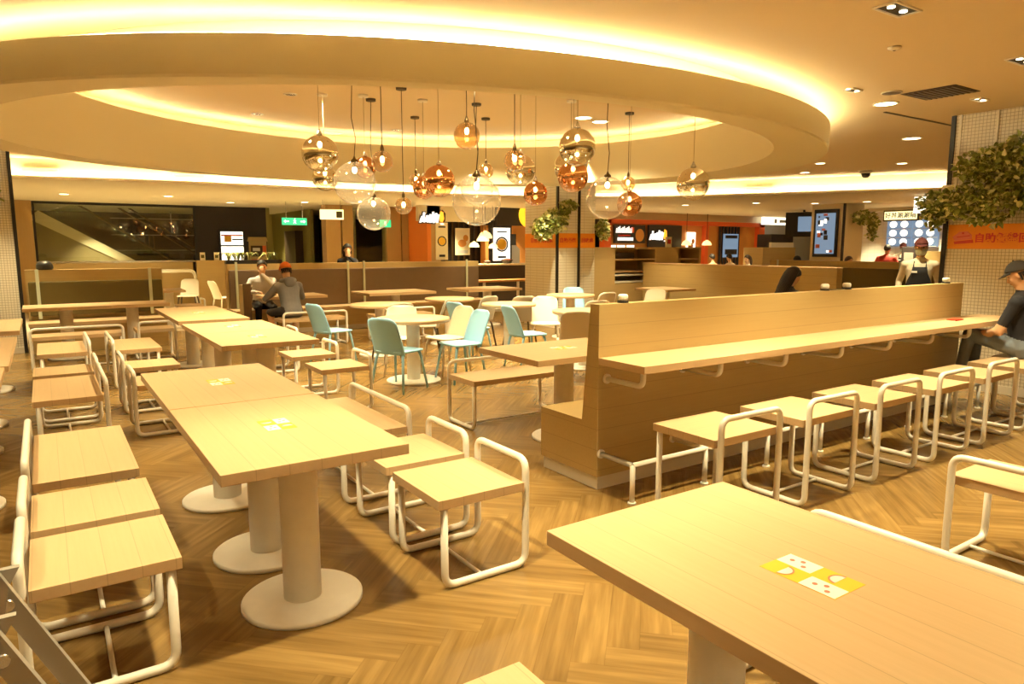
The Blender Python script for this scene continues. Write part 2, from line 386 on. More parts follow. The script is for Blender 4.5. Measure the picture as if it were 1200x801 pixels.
led = MB().tube([(p[0], p[1], ZL+0.032) for p in o3 if p[0] > -6 and p[1] > -4], 0.011, 6)
struct('trim_2', led, 'led_f')
# ring: sloping drum inside, tall fascia outside; the two outlines are not concentric
def band(mb, lo, hi, sm=True):
    n = len(lo); return mb.add(lo+hi, [(k, (k+1) % n, n+(k+1) % n, n+k) for k in range(n)], sm)
ring = MB()
out = loop(*OB, 2.615); o2_ = grow(OB, -0.015, 2.60)
band(ring, loop(*OB, 2.855), out); band(ring, out, o2_); band(ring, o2_, inner(0, 2.60), False); band(ring, inner(0, 2.60), inner(1, 3.21))
top_ = grow(IT, 0.05, 3.21); band(ring, inner(1, 3.21), top_, False)
band(ring, loop(*OB, 2.855), inner(0.42, 2.855), False)
struct('ceiling_ring', ring, 'ring', weld=False)
struct('trim_3', MB().tube(grow(OB, -0.075, 2.868), 0.011, 6, closed=True), 'led')
dome = MB(); dw = grow(IT, 0.5, 3.08); dt = [(p[0], p[1], ZD) for p in dw]
band(dome, inner(0.78, 3.075), dw, False); band(dome, dw, dt); dome.add(dt, [tuple(range(128))])
struct('ceiling_dome', dome, 'ceiling', weld=False)
struct('trim_4', MB().tube(grow(IT, 0.12, 3.205), 0.011, 6, closed=True), 'led_in')
# groove line across the right-hand ceiling
struct('trim_5', MB().box(7.6, 15.2, 4.16, 4.19, 2.993, 2.999).add([], []), 'darkbrown')
# room shell out of view (encloses the light)
struct('wall_behind', MB().box(-9, 30, -6.2, -6, 0, 3.0), 'cream')
struct('wall_left', MB().box(-9.2, -9, -6, 27, 0, 3.0), 'cream')
struct('wall_far', MB().box(-9, 30, 26.8, 27, 0, 3.0), 'dark')
struct('wall_right', MB().box(30, 30.2, -6, 27, 0, 3.0), 'cream')
# --- tiled columns
def column(x0, x1, y0, y1, h, tile, bars, n):
    c = struct('column', MB().box(x0, x1, y0, y1, 0.09, h), tile)
    MB().box(x0-0.012, x1+0.012, y0-0.012, y1+0.012, 0, 0.09).build('plinth', 'plinth', c)
    for bx, by in bars: MB().box(bx-0.022, bx+0.022, by-0.022, by+0.022, 0, h).build('corner_strip', 'black', c)
    return c
colR = column(8.48, 9.6, 2.3, 3.86, ZC, 'mosaic', [(8.48, 3.87)], 1)
for yy in (3.80, 3.44, 2.9): MB().box(8.466, 8.482, yy-0.012, yy+0.012, 1.83, ZC).build('tile_trim', 'plinth', colR)
colL = column(-1.5, -0.30, 12.6, 13.6, ZC, 'mosaic', [(-0.30, 12.6)], 2)
colC = column(8.22, 9.16, 10.7, 11.77, ZC, 'strip_tile', [(8.22, 10.7), (8.74, 10.69)], 3)
# --- far left: glazed front with the escalator behind it
t = struct('wall_low_left', MB().box(-0.14, 3.35, 20.4, 20.6, 0, 1.17), 'oak_plain')
MB().box(-0.14, 3.4, 20.33, 20.62, 1.17, 1.215).build('cap', 'steel', t)
wn = struct('window_1', MB().box(-0.10, 3.45, 20.48, 20.49, 1.215, 2.63), 'win')
fr = MB()
for x in (-0.12, 3.45): fr.box(x, x+0.05, 20.44, 20.54, 1.2, 2.66)
fr.box(-0.12, 3.5, 20.44, 20.54, 2.60, 2.66)
fr.build('window_frame', 'black', wn)
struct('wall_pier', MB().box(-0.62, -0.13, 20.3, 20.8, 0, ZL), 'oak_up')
struct('wall_left_front', MB().box(-9, -0.62, 20.3, 20.5, 0, ZL), 'cream')
struct('wall_dark', MB().box(3.5, 5.35, 20.5, 20.8, 0, ZL), 'dark')
struct('wall_low_counter', MB().box(3.2, 4.66, 18.9, 19.05, 0, 1.2).box(3.17, 4.69, 18.87, 19.08, 1.2, 1.23), 'oak_plain')
# shaft behind the glass
struct('wall_shaft', MB().box(-9, 5.4, 25.8, 26.0, 0, 3.0), 'dark')
# --- corridor
cor = struct('wall_corridor', MB().box(5.35, 5.45, 20.5, 24.5, 0, ZL).box(5.4, 8.2, 24.5, 24.6, 0, ZL).box(6.6, 6.7, 20.5, 24.5, 0, ZL), 'corridor')
struct('door_1', MB().box(5.56, 5.95, 24.40, 24.5, 0, 2.1), 'teal')
struct('door_2', MB().box(6.36, 6.6, 21.2, 22.3, 0, 2.05), 'darkbrown')
# --- timber piers and glazed bay left of the centre shop
for a, b in ((6.22, 6.62), (6.66, 6.96), (7.93, 8.35), (8.38, 8.58)):
    struct('wall_pier', MB().box(a, b, 18.0, 18.35, 0, ZL), 'oak_up')
struct('wall_bay', MB().box(6.96, 7.93, 20.3, 20.4, 0, ZL), 'cream')
wn2 = struct('window_2', MB().box(6.98, 7.92, 18.1, 18.11, 1.0, 2.6), 'win')
MB().box(6.96, 6.985, 18.07, 18.14, 0, ZL).build('window_frame', 'black', wn2)
struct('wall_bay_low', MB().box(6.98, 7.93, 18.05, 18.2, 0, 1.0), 'oak_plain')
# --- centre shop (dark kitchen)
struct('wall_shop_centre', MB().box(8.6, 13.2, 18.2, 18.4, 0, ZL), 'dark')
struct('wall_shop_side', MB().box(8.6, 8.72, 16.9, 18.2, 0, ZL), 'orange')
struct('wall_shop_return', MB().box(8.72, 9.0, 16.9, 17.0, 0, ZL), 'oak_up')
struct('wall_shop_panel', MB().box(10.5, 11.22, 16.74, 16.85, 0, 2.3), 'dark')
struct('wall_shop_header', MB().box(8.35, 13.0, 16.9, 17.05, 2.25, ZL), 'cream')
# --- orange shop
struct('wall_orange_panel', MB().box(16.18, 17.68, 16.25, 16.33, 0, 2.26), 'charcoal')
W = struct('wall_orange', MB().box(14.5, 22.0, 16.5, 16.7, 0, 2.40), 'tan')
fr = MB().box(14.35, 14.62, 16.3, 16.55, 0, 2.40).box(14.35, 22.1, 16.3, 16.55, 2.28, 2.42).box(18.95, 19.12, 16.35, 16.55, 0, 2.28).box(21.8, 22.1, 16.3, 16.55, 0, 2.42)
fr.build('shop_frame', 'redorange', W)
struct('wall_orange_header', MB().box(13.0, 22.2, 16.5, 16.7, 2.42, ZL), 'cream')
struct('wall_grey', MB().box(22.1, 30, 17.2, 17.4, 0.9, ZL), 'greywall')
struct('wall_grey_base', MB().box(22.1, 30, 17.1, 17.4, 0, 0.9), 'charcoal')
# --- screen pillar and white-tiled shop on the right
pil = struct('column', MB().box(17.0, 17.9, 10.2, 11.1, 0, ZL), 'cream')
MB().box(16.98, 17.03, 10.17, 10.22, 0, ZL).build('corner_strip', 'black', pil)
struct('wall_tile_shop', MB().box(20.0, 20.2, 4.0, 12.6, 0, 2.58), 'white_tile')
struct('wall_tile_header', MB().box(19.9, 20.2, 4.0, 12.6, 2.60, ZL).box(19.88, 20.2, 4.0, 12.6, 2.57, 2.60), 'cream')
struct('wall_tile_wood', MB().box(19.2, 19.3, 6.0, 9.3, 0, 1.45), 'oak_panel_y')
# ---------------------------------------------------------------- tables
def sticker(parent, x, y, z, rot=0.0):
    s = MB(); a, b = 0.066, 0.105
    def pl(x0, x1, y0, y1, h): s.box(x0, x1, y0, y1, 0, h)
    s.cur = 0; pl(-a, a, -b, b, 0.0008)
    s.cur = 1; pl(-a+0.001, -0.004, -b+0.002, -0.006, 0.0013); pl(0.004, a-0.001, 0.006, b-0.002, 0.0013)
    s.cur = 2
    for cx, cy in ((-0.035, -0.055), (0.035, 0.055)):
        for k in range(3): s.lathe([(0.007, 0.0013), (0.007, 0.0018)], cx+(-0.012, 0.012, 0.0)[k], cy+(-0.018, -0.002, 0.022)[k], 8)
    for cx, cy, q in ((0.034, -0.058, 0), (-0.034, 0.058, PI)):
        s.cur = 1; s.lathe([(0.0001, 0.0013), (0.026, 0.0013), (0.026, 0.0016), (0.0001, 0.0016)], cx, cy, 12, a0=q, a1=q+PI, cap=False)
        s.cur = 2; s.lathe([(0.024, 0.0016), (0.029, 0.0019)], cx, cy, 12, a0=q, a1=q+PI, cap=False)
    o = s.build('sticker', ['yellow', 'paper', 'pink'], parent, 'yellow and white printed sticker'); o.location = (x, y, z); o.rotation_euler = (0, 0, rot); return o
def table(x0, x1, y0, y1, cols, label, stick=True, along='y', group='rectangular dining tables', mat_top=None):
    cx, cy = (x0+x1)/2, (y0+y1)/2; t = thing('dining_table', label, 'table', (cx, cy, 0), 0, group)
    hx, hy = (x1-x0)/2-0.002, (y1-y0)/2-0.002
    if along == 'y': MB().bbox(-hx, hx, -hy, hy, 0.705, 0.75, 0.003).build('tabletop', 'oak_top', t)
    else: o = MB().bbox(-hy, hy, -hx, hx, 0.705, 0.75, 0.003).build('tabletop', 'oak_top', t); o.rotation_euler = (0, 0, R(90))
    for px, py in cols:
        MB().lathe([(0.082, 0.02), (0.082, 0.70)], px-cx, py-cy, 28).lathe([(0.16, 0.695), (0.16, 0.705)], px-cx, py-cy, 20).build('column', 'base', t)
        MB().lathe([(0.255, 0.0), (0.262, 0.003), (0.262, 0.020), (0.256, 0.025), (0.0001, 0.027)], px-cx, py-cy, 48).build('base', 'base', t)
    if stick: sticker(t, 0, 0.02, 0.7502, 0 if along == 'y' else R(90))
    return t
table(.475, 1.23, 2.61, 3.845, [(.86, 2.97), (.86, 3.57)], 'near half of the long oak table on the left, on round white bases')
table(.475, 1.23, 3.85, 5.085, [(.86, 4.5)], 'oak table joined end to end behind the near left table')
table(1.165, 1.945, .32, 1.56, [(1.555, .64), (1.555, 1.24)], 'big oak table in the right foreground with a clear yellow and white sticker')
table(1.185, 2.02, 6.12, 7.12, [(1.60, 6.35), (1.60, 6.9)], 'oak table in the middle row behind the long left table, its nearer half')
table(1.185, 2.02, 7.125, 8.125, [(1.50, 7.7)], 'oak table in the middle row, second from its far end')
table(1.20, 1.97, 8.45, 10.45, [(1.58, 8.9), (1.58, 10.0)], 'oak table at the far end of the middle row, nearest the low wood counter')
table(-1.02, -.24, 8.40, 9.82, [(-.62, 9.4)], 'oak table cut by the left edge of the photo, the farther one')
table(-1.02, -.25, 5.92, 7.86, [(-.62, 6.55), (-.62, 7.55)], 'oak table cut by the left edge of the photo, the nearer one')
table(-1.02, -.27, 4.60, 5.88, [(-.56, 5.16)], 'table at the left photo edge of which only the round base shows')
table(-.28, 1.52, 11.32, 12.02, [(.22, 11.67), (1.05, 11.67)], 'long oak table in front of the olive green booth seat', False, 'x')
table(2.93, 4.08, 4.03, 4.87, [(3.5, 4.45)], 'oak table before the built-in bench at the near end of the counter wall', True, 'x')
table(3.02, 4.05, 11.75, 12.5, [(3.55, 12.1)], 'oak table where the two seated men face each other', False, 'x')
table(4.75, 6.08, 11.6, 12.5, [(5.45, 12.05)], 'oak table before the brown booth seat, right of the two seated men', False, 'x')
table(6.75, 8.0, 11.55, 12.45, [(7.45, 12.0)], 'oak table at the right end of the brown booth seat', False, 'x')
table(9.95, 10.75, 9.45, 10.35, [(10.35, 9.9)], 'small oak table in front of the wood partition beside the shelf cabinet', False)
table(1.75, 2.25, 14.6, 15.4, [(2.0, 15.0)], 'small oak table beyond the right end of the olive booth', False)
table(4.25, 4.72, 16.6, 17.3, [(4.5, 16.95)], 'small oak table close to the low wood counter under the black wall', False)
def round_table(cx, cy, r, label):
    t = thing('round_table', label, 'table', (cx, cy, 0), 0, 'round oak tables')
    MB().lathe([(r-0.006, 0.708), (r, 0.714), (r, 0.744), (r-0.005, 0.75), (0.0001, 0.75)], 0, 0, 56).build('tabletop', 'oak_plain2', t)
    MB().lathe([(0.078, 0.02), (0.078, 0.708)], 0, 0, 28).build('column', 'base', t)
    MB().lathe([(0.31, 0.0), (0.317, 0.003), (0.317, 0.020), (0.31, 0.026), (0.0001, 0.028)], 0, 0, 48).build('base', 'base', t)
M['oak_plain2'] = oak('oak_round', 1, 0, 0.0)
round_table(3.55, 7.38, .43, 'round oak table nearest the camera, with blue and cream chairs around it')
round_table(4.05, 9.50, .43, 'round oak table behind the nearest round one, by the brown booth')
round_table(5.45, 9.95, .40, 'round oak table between the brown booth and the blue chair seen from the side')
round_table(5.66, 8.52, .40, 'round oak table in the middle of the blue, taupe and white chairs')
round_table(7.60, 9.50, .42, 'round oak table in front of the tiled column with the striped banner')
round_table(5.85, 7.00, .43, 'round oak table half hidden behind the end of the counter wall')
# ---------------------------------------------------------------- stools and benches
def make_stool(name, label, cat, w, d, h, hh, loc, rz, group, r=0.0175, seat='oak_seat'):
    """seat w wide (local x), d deep (local y); the tube handle stands on the local -y side"""
    t = thing(name, label, cat, loc, rz, group)
    MB().bbox(-w/2, w/2, -d/2+0.012, d/2, h-0.045, h, 0.003).build('seat', seat, t)
    x, y0, y1 = w/2-r-0.004, -d/2-r*0.6, d/2-r-0.02
    p = [(x, y1, h-0.046), (x, y1, r), (x, y0, r), (x, y0, h+hh), (-x, y0, h+hh), (-x, y0, r), (-x, y1, r), (-x, y1, h-0.046)]
    MB().tube(rounded(p, 0.062, 6), r, 12).build('frame', 'tube', t)
    MB().tube([(x, 0, r+0.001), (-x, 0, r+0.001)], r*0.55, 8).build('stretcher', 'tube', t)
    return t
SE, NW, SO, NO = R(90), R(-90), 0.0, R(180)       # handle towards +x, -x, -y, +y
def face(h): return {'+x': R(90), '-x': R(-90), '-y': 0.0, '+y': R(180)}[h]
G1 = 'low stools with tube handles at the dining tables'
st0 = make_stool('stool', 'low oak stool at the near right corner of the long left table', 'stool', .50, .48, .44, .105, (1.635, 2.92, 0), face('+x'), G1)
G2 = 'two-seat tube benches'
bn0 = make_stool('bench', 'long oak bench along the far right side of the long left table', 'bench', 1.06, .47, .44, .105, (1.63, 4.49, 0), face('+x'), G2)
def stool(x, y, h, label): return dup(st0, (x, y, 0), face(h), label)
def bench(x, y, h, label): return dup(bn0, (x, y, 0), face(h), label)
stool(1.635, 3.50, '+x', 'second low oak stool from the camera right of the long left table')
# left side of the long left table
stool(.105, 2.95, '-x', 'low oak stool nearest the camera left of the long left table')
stool(.105, 3.53, '-x', 'second low oak stool from the camera left of the long left table')
bench(.10, 4.49, '-x', 'long oak bench at the far left side of the long left table')
# left edge tables
bench(.09, 6.65, '+x', 'wide oak bench facing the nearer table at the left edge of the photo')
stool(.09, 7.60, '+x', 'low oak stool behind the wide bench facing the left-edge table')
bench(.11, 9.35, '+x', 'oak bench beside the farther table at the left edge of the photo')
# left side of the middle row
stool(.80, 6.62, '-x', 'low oak stool tucked by the far left corner of the long left table')
stool(.80, 7.60, '-x', 'low oak stool on the left side of the middle-row table, behind the nearer one')
bench(.82, 9.25, '-x', 'oak bench on the left side of the farthest middle-row table')
# right side of the middle row
stool(2.31, 6.50, '+x', 'low oak stool on the right of the middle-row table, nearest the camera')
stool(2.31, 7.42, '+x', 'low oak stool on the right of the middle-row table, behind the nearest one')
stool(2.36, 9.00, '+x', 'low oak stool behind the middle row, only handle and base loop showing')
# benches before the olive booth
bench(.31, 10.75, '-y', 'oak bench in front of the long table at the olive booth')
stool(1.25, 10.95, '-y', 'low oak stool beside the bench in front of the olive booth table')
# middle
bench(3.49, 5.22, '+y', 'oak bench on white loops facing the table at the end of the counter wall')
bench(3.55, 11.15, '-y', 'oak bench on which the man with the orange cap sits')
bench(5.05, 10.95, '-y', 'oak bench before the brown booth table, behind the nearest round table')
stool(2.35, 15.0, '+x', 'low oak stool beyond the olive booth, before the low wood counter')
stool(4.2, 15.6, '-y', 'low oak stool by the small table under the low wood counter')
# right foreground
bench(2.20, 1.02, '+x', 'bench pushed under the right foreground table, only its white handle bar showing')
bench(3.93, 1.05, '-x', 'oak bench at the right edge of the photo with a white loop handle')
stool(.77, 1.22, '-x', 'low oak stool cut by the bottom edge of the photo')
# bar stools along the counter
G3 = 'bar stools along the counter'
b0 = make_stool('bar_stool', 'bar stool at the near end of the counter, partly behind the right foreground table', 'stool', .55, .47, .545, .115, (3.19, 2.62, 0), 0.0, G3)
for k, nm in enumerate(('second', 'third', 'fourth', 'fifth', 'sixth')):
    dup(b0, (3.19+.79*(k+1), 2.62, 0), 0.0, 'bar stool at the long counter, %s from the near end' % nm)
dup(b0, (7.72, 2.66, 0), 0.0, 'bar stool carrying the man in the black cap')
# ---------------------------------------------------------------- moulded chairs
def make_chair(m, leg, label, x, y, az, group):
    """shell chair: curved seat, tall rounded backrest, four splayed legs; az = compass direction it faces (0 = +y, 90 = +x)"""
    t = thing('shell_chair', label, 'chair', (x, y, 0), R(-az), group)
    # seat: rounded trapezoid, dished
    n = 24; out = []
    for k in range(n):
        a = 2*PI*k/n; c, s = math.cos(a), math.sin(a); e = 0.42
        px = 0.222*math.copysign(abs(c)**e, c); py = 0.205*math.copysign(abs(s)**e, s); px *= 1.0+0.06*(py/0.2); out.append((px, py))
    s = MB(); rings = [1.0, 0.8, 0.5, 0.2]; top = []; bot = []
    for q in rings: top += [(x_*q, y_*q, 0.452-0.014*(1-q*q)) for x_, y_ in out]; bot += [(x_*q*0.985, y_*q*0.985, 0.434-0.014*(1-q*q)) for x_, y_ in out]
    m_ = len(rings); v = top+bot; f = []
    for i in range(m_-1):
        for k in range(n):
            a, b, c, d = i*n+k, i*n+(k+1) % n, (i+1)*n+(k+1) % n, (i+1)*n+k; f += [(a, b, c, d), (m_*n+d, m_*n+c, m_*n+b, m_*n+a)]
    f += [tuple((m_-1)*n+k for k in range(n)), tuple(m_*n+(m_-1)*n+k for k in range(n))[::-1]]
    f += [(k, m_*n+k, m_*n+(k+1) % n, (k+1) % n) for k in range(n)]
    s.add(v, f, True); s.build('seat', m, t)
    # backrest
    bk = MB(); NU, NV = 12, 14; fr = []; re = []
    for j in range(NV+1):
        h = j/NV; z = 0.415+0.41*h; lean = -0.185-0.115*h-0.03*h*h
        hw = (0.205-0.012*h)
        if h > 0.74: hw *= 0.58+0.42*(max(0.0, 1-((h-0.74)/0.26)**2.4))**0.5
        for i in range(NU+1):
            u = -1+2*i/NU; c = 0.035*(u*u)*(1-0.2*h); fr.append((hw*u, lean+c, z)); re.append((hw*u*1.0, lean+c-0.014, z))
    k = NU+1; q = len(fr); f = []
    for j in range(NV):
        for i in range(NU):
            a, b, c, d = j*k+i, j*k+i+1, (j+1)*k+i+1, (j+1)*k+i; f += [(a, b, c, d), (q+d, q+c, q+b, q+a)]
    edge = [i for i in range(k)]+[j*k+NU for j in range(1, NV+1)]+[NV*k+i for i in range(NU-1, -1, -1)]+[j*k for j in range(NV-1, 0, -1)]
    f += [(edge[i], q+edge[i], q+edge[(i+1) % len(edge)], edge[(i+1) % len(edge)]) for i in range(len(edge))]
    bk.add(fr+re, f, True); bk.build('backrest', m, t)
    for sx, sy in ((-1, 1), (1, 1), (-1, -1), (1, -1)):
        MB().tube([(sx*0.165, sy*0.145, 0.432), (sx*0.178, sy*0.165, 0.37), (sx*0.222, sy*0.225, 0.0)], 0.019, 10, r2=0.0125).build('leg', leg, t)
    return t
ch = {}
def chair(kind, x, y, az, label):
    mm = {'blue': ('blue', 'blue'), 'cream': ('white_ch', 'pale_ch'), 'taupe': ('grey_ch', 'darkbrown'), 'grey': ('pale_ch', 'darkbrown'), 'white': ('white_ch', 'white_ch')}[kind]
    g = {'blue': 'pale blue shell chairs', 'cream': 'cream shell chairs', 'taupe': 'taupe shell chairs', 'grey': 'pale grey shell chairs', 'white': 'white shell chairs'}[kind]
    if kind not in ch: ch[kind] = make_chair(mm[0], mm[1], label, x, y, az, g); return ch[kind]
    return dup(ch[kind], (x, y, 0), R(-az), label, g)
chair('blue', 3.20, 7.02, 62, 'blue chair seen from behind at the nearest round table')
chair('cream', 3.66, 7.92, 205, 'cream chair whose backrest shows above the blue one seen from behind')
chair('blue', 4.03, 7.10, 268, 'blue chair at the right of the nearest round table, back to the right')
chair('cream', 4.14, 7.66, 262, 'cream chair behind the right-hand blue chair at the nearest round table')
chair('blue', 3.22, 9.20, 75, 'blue chair in side view, leftmost of the blue chairs')
chair('blue', 4.95, 8.42, 80, 'blue chair half hidden behind the cream chair, facing right')
chair('blue', 5.22, 7.42, 95, 'blue chair in side view facing the round table behind the counter wall')
chair('cream', 6.15, 8.28, 215, 'cream chair beside the tiled column, its seat turned to the camera')
chair('grey', 5.32, 6.55, 35, 'large pale grey chair seen from behind above the table at the counter wall')
chair('taupe', 4.55, 9.05, 300, 'taupe chair with a rounded back at the round table by the brown booth')
chair('taupe', 3.95, 8.85, 0, 'taupe chair turned away, just left of the rounded taupe back')
chair('taupe', 5.60, 9.36, 345, 'taupe chair between the two middle round tables')
chair('taupe', 6.22, 9.05, 20, 'taupe chair left of the tiled column, behind the middle round table')
chair('blue', 8.05, 9.95, 215, 'pale blue chair at the round table in front of the tiled column')
chair('grey', 7.78, 9.02, 0, 'pale grey chair right of the blue one before the tiled column')
chair('grey', 6.55, 7.75, 15, 'pale grey chair behind the round table half hidden by the counter wall')
chair('white', 8.75, 8.75, 250, 'white low-backed chair peeping over the counter wall by the shelf cabinet')
chair('white', 3.35, 16.6, 75, 'white chair on the left in front of the low wood counter')
chair('grey', 3.95, 17.4, 250, 'grey chair beside the white one in front of the low wood counter')
chair('grey', 2.75, 17.6, 200, 'grey chair by the tube rail beyond the olive booth')
chair('white', 1.72, 15.6, 160, 'white chair just past the right end of the olive booth')
# ---------------------------------------------------------------- counter wall with built-in bench
t = thing('counter_wall', 'long oak partition with white plinth, worktop on tube brackets and built-in bench', 'partition', (2.88, 3.31, 0))
L = 4.84
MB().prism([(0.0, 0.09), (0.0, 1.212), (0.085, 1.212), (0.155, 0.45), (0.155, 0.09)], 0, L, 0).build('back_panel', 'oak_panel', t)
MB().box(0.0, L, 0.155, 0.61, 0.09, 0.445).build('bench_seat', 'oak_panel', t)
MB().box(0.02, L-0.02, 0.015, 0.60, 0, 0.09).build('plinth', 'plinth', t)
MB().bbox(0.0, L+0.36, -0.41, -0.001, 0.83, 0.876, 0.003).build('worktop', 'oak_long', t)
for k in range(8):
    x = 0.07+0.70*k
    b = MB().tube(rounded([(x, 0.0, 0.735), (x, -0.33, 0.735), (x, -0.33, 0.83)], 0.07, 7), 0.0175, 12)
    b.tube([(x, 0.002, 0.735), (x, -0.012, 0.735)], 0.032, 16); b.build('bracket', 'tube', t)
rl = MB().tube([(0.03, -0.30, 0.245), (L, -0.30, 0.245)], 0.0165, 10)
rl.tube([(0.03, 0.0, 0.245), (0.03, -0.30, 0.245)], 0.0165, 10)
for k in range(8):
    x = 0.03+0.66*k; rl.tube([(x, -0.30, 0.245), (x, -0.30, 0.0)], 0.0165, 10); rl.tube([(x, 0.002, 0.245), (x, -0.29, 0.245)], 0.0165, 10); rl.tube([(x, 0.002, 0.245), (x, -0.012, 0.245)], 0.03, 14)
    rl.lathe([(0.026, 0), (0.026, 0.012)], x, -0.30, 14)
rl.build('foot_rail', 'tube', t)
# small things on the counter wall and the worktop
def sensor(x, y, z, label, g='white domed lamps on top of the counter wall'):
    s = thing('spot_lamp', label, 'lamp', (x, y, z), 0, g)
    MB().lathe([(0.038, 0), (0.038, 0.012), (0.03, 0.016)], 0, 0, 20).build('base', 'black', s)
    MB().lathe([(0.028, 0.016), (0.034, 0.026), (0.034, 0.045), (0.026, 0.055), (0.0001, 0.058)], 0, 0, 20).build('cap', 'paper', s)
sensor(3.12, 3.355, 1.2125, 'small white domed lamp on black base at the near end of the partition top')
sensor(5.38, 3.355, 1.2125, 'left one of the two linked white lamps on the partition top')
sensor(5.70, 3.355, 1.2125, 'right one of the two linked white lamps on the partition top')
sensor(7.45, 3.355, 1.2125, 'small white domed lamp at the far end of the partition top')
tag(MB().tube([(5.41, 3.355, 1.2165), (5.5, 3.35, 1.2165), (5.67, 3.355, 1.2165)], 0.0045, 6).build('cable', 'black'), 'short black cable linking the two white lamps on the partition top', 'cable')
tag(MB().bbox(7.14, 7.30, 3.10, 3.185, 0.8765, 0.889, 0.004).build('phone', 'redplastic'), 'red phone lying on the far part of the counter worktop', 'phone')
# ---------------------------------------------------------------- other partitions and booths
t = thing('wood_partition', 'plain oak partition running away behind the counter wall', 'partition', (10.9, 6.6, 0))
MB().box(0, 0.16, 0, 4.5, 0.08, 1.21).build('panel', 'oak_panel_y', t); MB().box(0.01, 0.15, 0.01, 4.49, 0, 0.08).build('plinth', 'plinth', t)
MB().box(-0.012, 0.172, 0, 4.5, 1.21, 1.228).build('cap', 'oak_long', t)
t = thing('booth_seat', 'far booth with an olive green back and two pale straps, behind the masked worker', 'booth', (14.5, 5.9, 0))
MB().box(0, 0.18, 0, 4.6, 0, 1.26).build('back_panel', 'oak_panel_y', t); MB().bbox(-0.09, -0.002, 0.05, 3.2, 0.48, 1.12, 0.02).build('back_cushion', 'olive', t)
MB().box(-0.55, -0.001, 0.05, 3.2, 0.05, 0.45).build('bench_seat', 'oak_panel_y', t)
for y in (1.15, 1.45, 4.3): MB().box(-0.105, -0.092, y, y+0.04, 0.5, 1.27).build('strap', 'strap', t)
t = thing('booth_seat', 'oak booth with an olive green backrest and two pale straps at the far left', 'booth', (-.24, 12.3, 0))
MB().box(0, 1.88, 0.62, 0.78, 0, 1.22).build('back_panel', 'oak_panel', t); MB().bbox(0.03, 1.86, 0.52, 0.618, 0.52, 1.04, 0.02).build('back_cushion', 'olive', t)
MB().box(0.0, 1.86, 0, 0.6, 0.40, 0.45).build('bench_seat', 'oak_long', t); MB().box(0.02, 1.84, 0.06, 0.6, 0, 0.40).build('seat_box', 'oak_panel', t)
for x in (0.13, 1.66): MB().box(x, x+0.045, 0.495, 0.519, 0.48, 1.23).build('strap', 'strap', t)
tag(MB().lathe([(0.10, 0), (0.115, 0.02), (0.11, 0.08), (0.07, 0.13), (0.0001, 0.14)], 0.02, 12.99, 20).build('hat', 'black', loc=(0, 0, 1.2205)), 'round black hat lying on top of the olive booth', 'hat')
t = thing('booth_seat', 'long oak booth with a taupe brown backrest behind the two seated men', 'booth', (2.75, 12.75, 0))
MB().box(0.0, 5.3, 0.60, 0.76, 0, 1.26).build('back_panel', 'oak_panel', t); MB().bbox(0.02, 5.25, 0.50, 0.598, 0.46, 1.15, 0.02).build('back_cushion', 'taupe', t)
MB().box(0.0, 5.28, 0, 0.58, 0.40, 0.45).build('bench_seat', 'oak_long', t); MB().box(0.02, 5.26, 0.05, 0.58, 0.09, 0.40).build('seat_box', 'oak_panel', t); MB().box(0.03, 5.2, 0.07, 0.58, 0, 0.09).build('plinth', 'plinth', t)
MB().box(0.06, 0.16, -0.30, -0.001, 0.09, 0.92).build('end_panel', 'oak_plain', t); MB().bbox(0.05, 0.18, -0.36, -0.302, 0.09, 0.95, 0.015).build('end_cushion', 'taupe', t)
for x in (0.12, 2.22, 2.55, 4.92): MB().box(x, x+0.04, 0.478, 0.498, 0.42, 1.3).build('strap', 'strap', t)
# --- shelf cabinet for returned trays
t = thing('shelf_cabinet', 'tall oak cabinet with open shelves right of the banner column', 'cabinet', (9.6, 11.3, 0))
k = MB(); k.box(0.0, 0.58, 0, 0.6, 0, 1.56).box(3.3, 3.36, 0, 0.6, 0, 1.56).box(0.58, 3.3, 0.56, 0.6, 0, 1.56).box(0.58, 3.3, 0, 0.56, 1.52, 1.56).box(0.58, 3.3, 0, 0.56, 0, 0.78).box(1.86, 2.62, 0, 0.56, 0.78, 1.52)
k.box(0.58, 0.66, 0, 0.1, 0.78, 1.52)
k.build('carcass', 'oak_plain', t)
for z in (1.02, 1.28): MB().box(0.58, 1.86, 0.01, 0.56, z, z+0.03).build('shelf', 'oak_long', t)
MB().box(2.62, 3.3, 0.01, 0.56, 1.27, 1.30).build('shelf', 'oak_long', t)
for q in (0.79, 0.94): MB().bbox(0.66, 1.80, 0.03, 0.5, q, q+0.035, 0.008).build('tray', 'paper', t)
tag(MB().box(10.3, 11.2, 11.5, 11.8, 0.832, 0.915).build('crate', 'darkbrown'), 'dark crate on the lowest shelf of the oak cabinet', 'crate')
tag(MB().box(10.35, 11.0, 11.5, 11.8, 1.312, 1.44).build('crate', 'darkbrown'), 'dark box on the top shelf of the oak cabinet', 'crate')
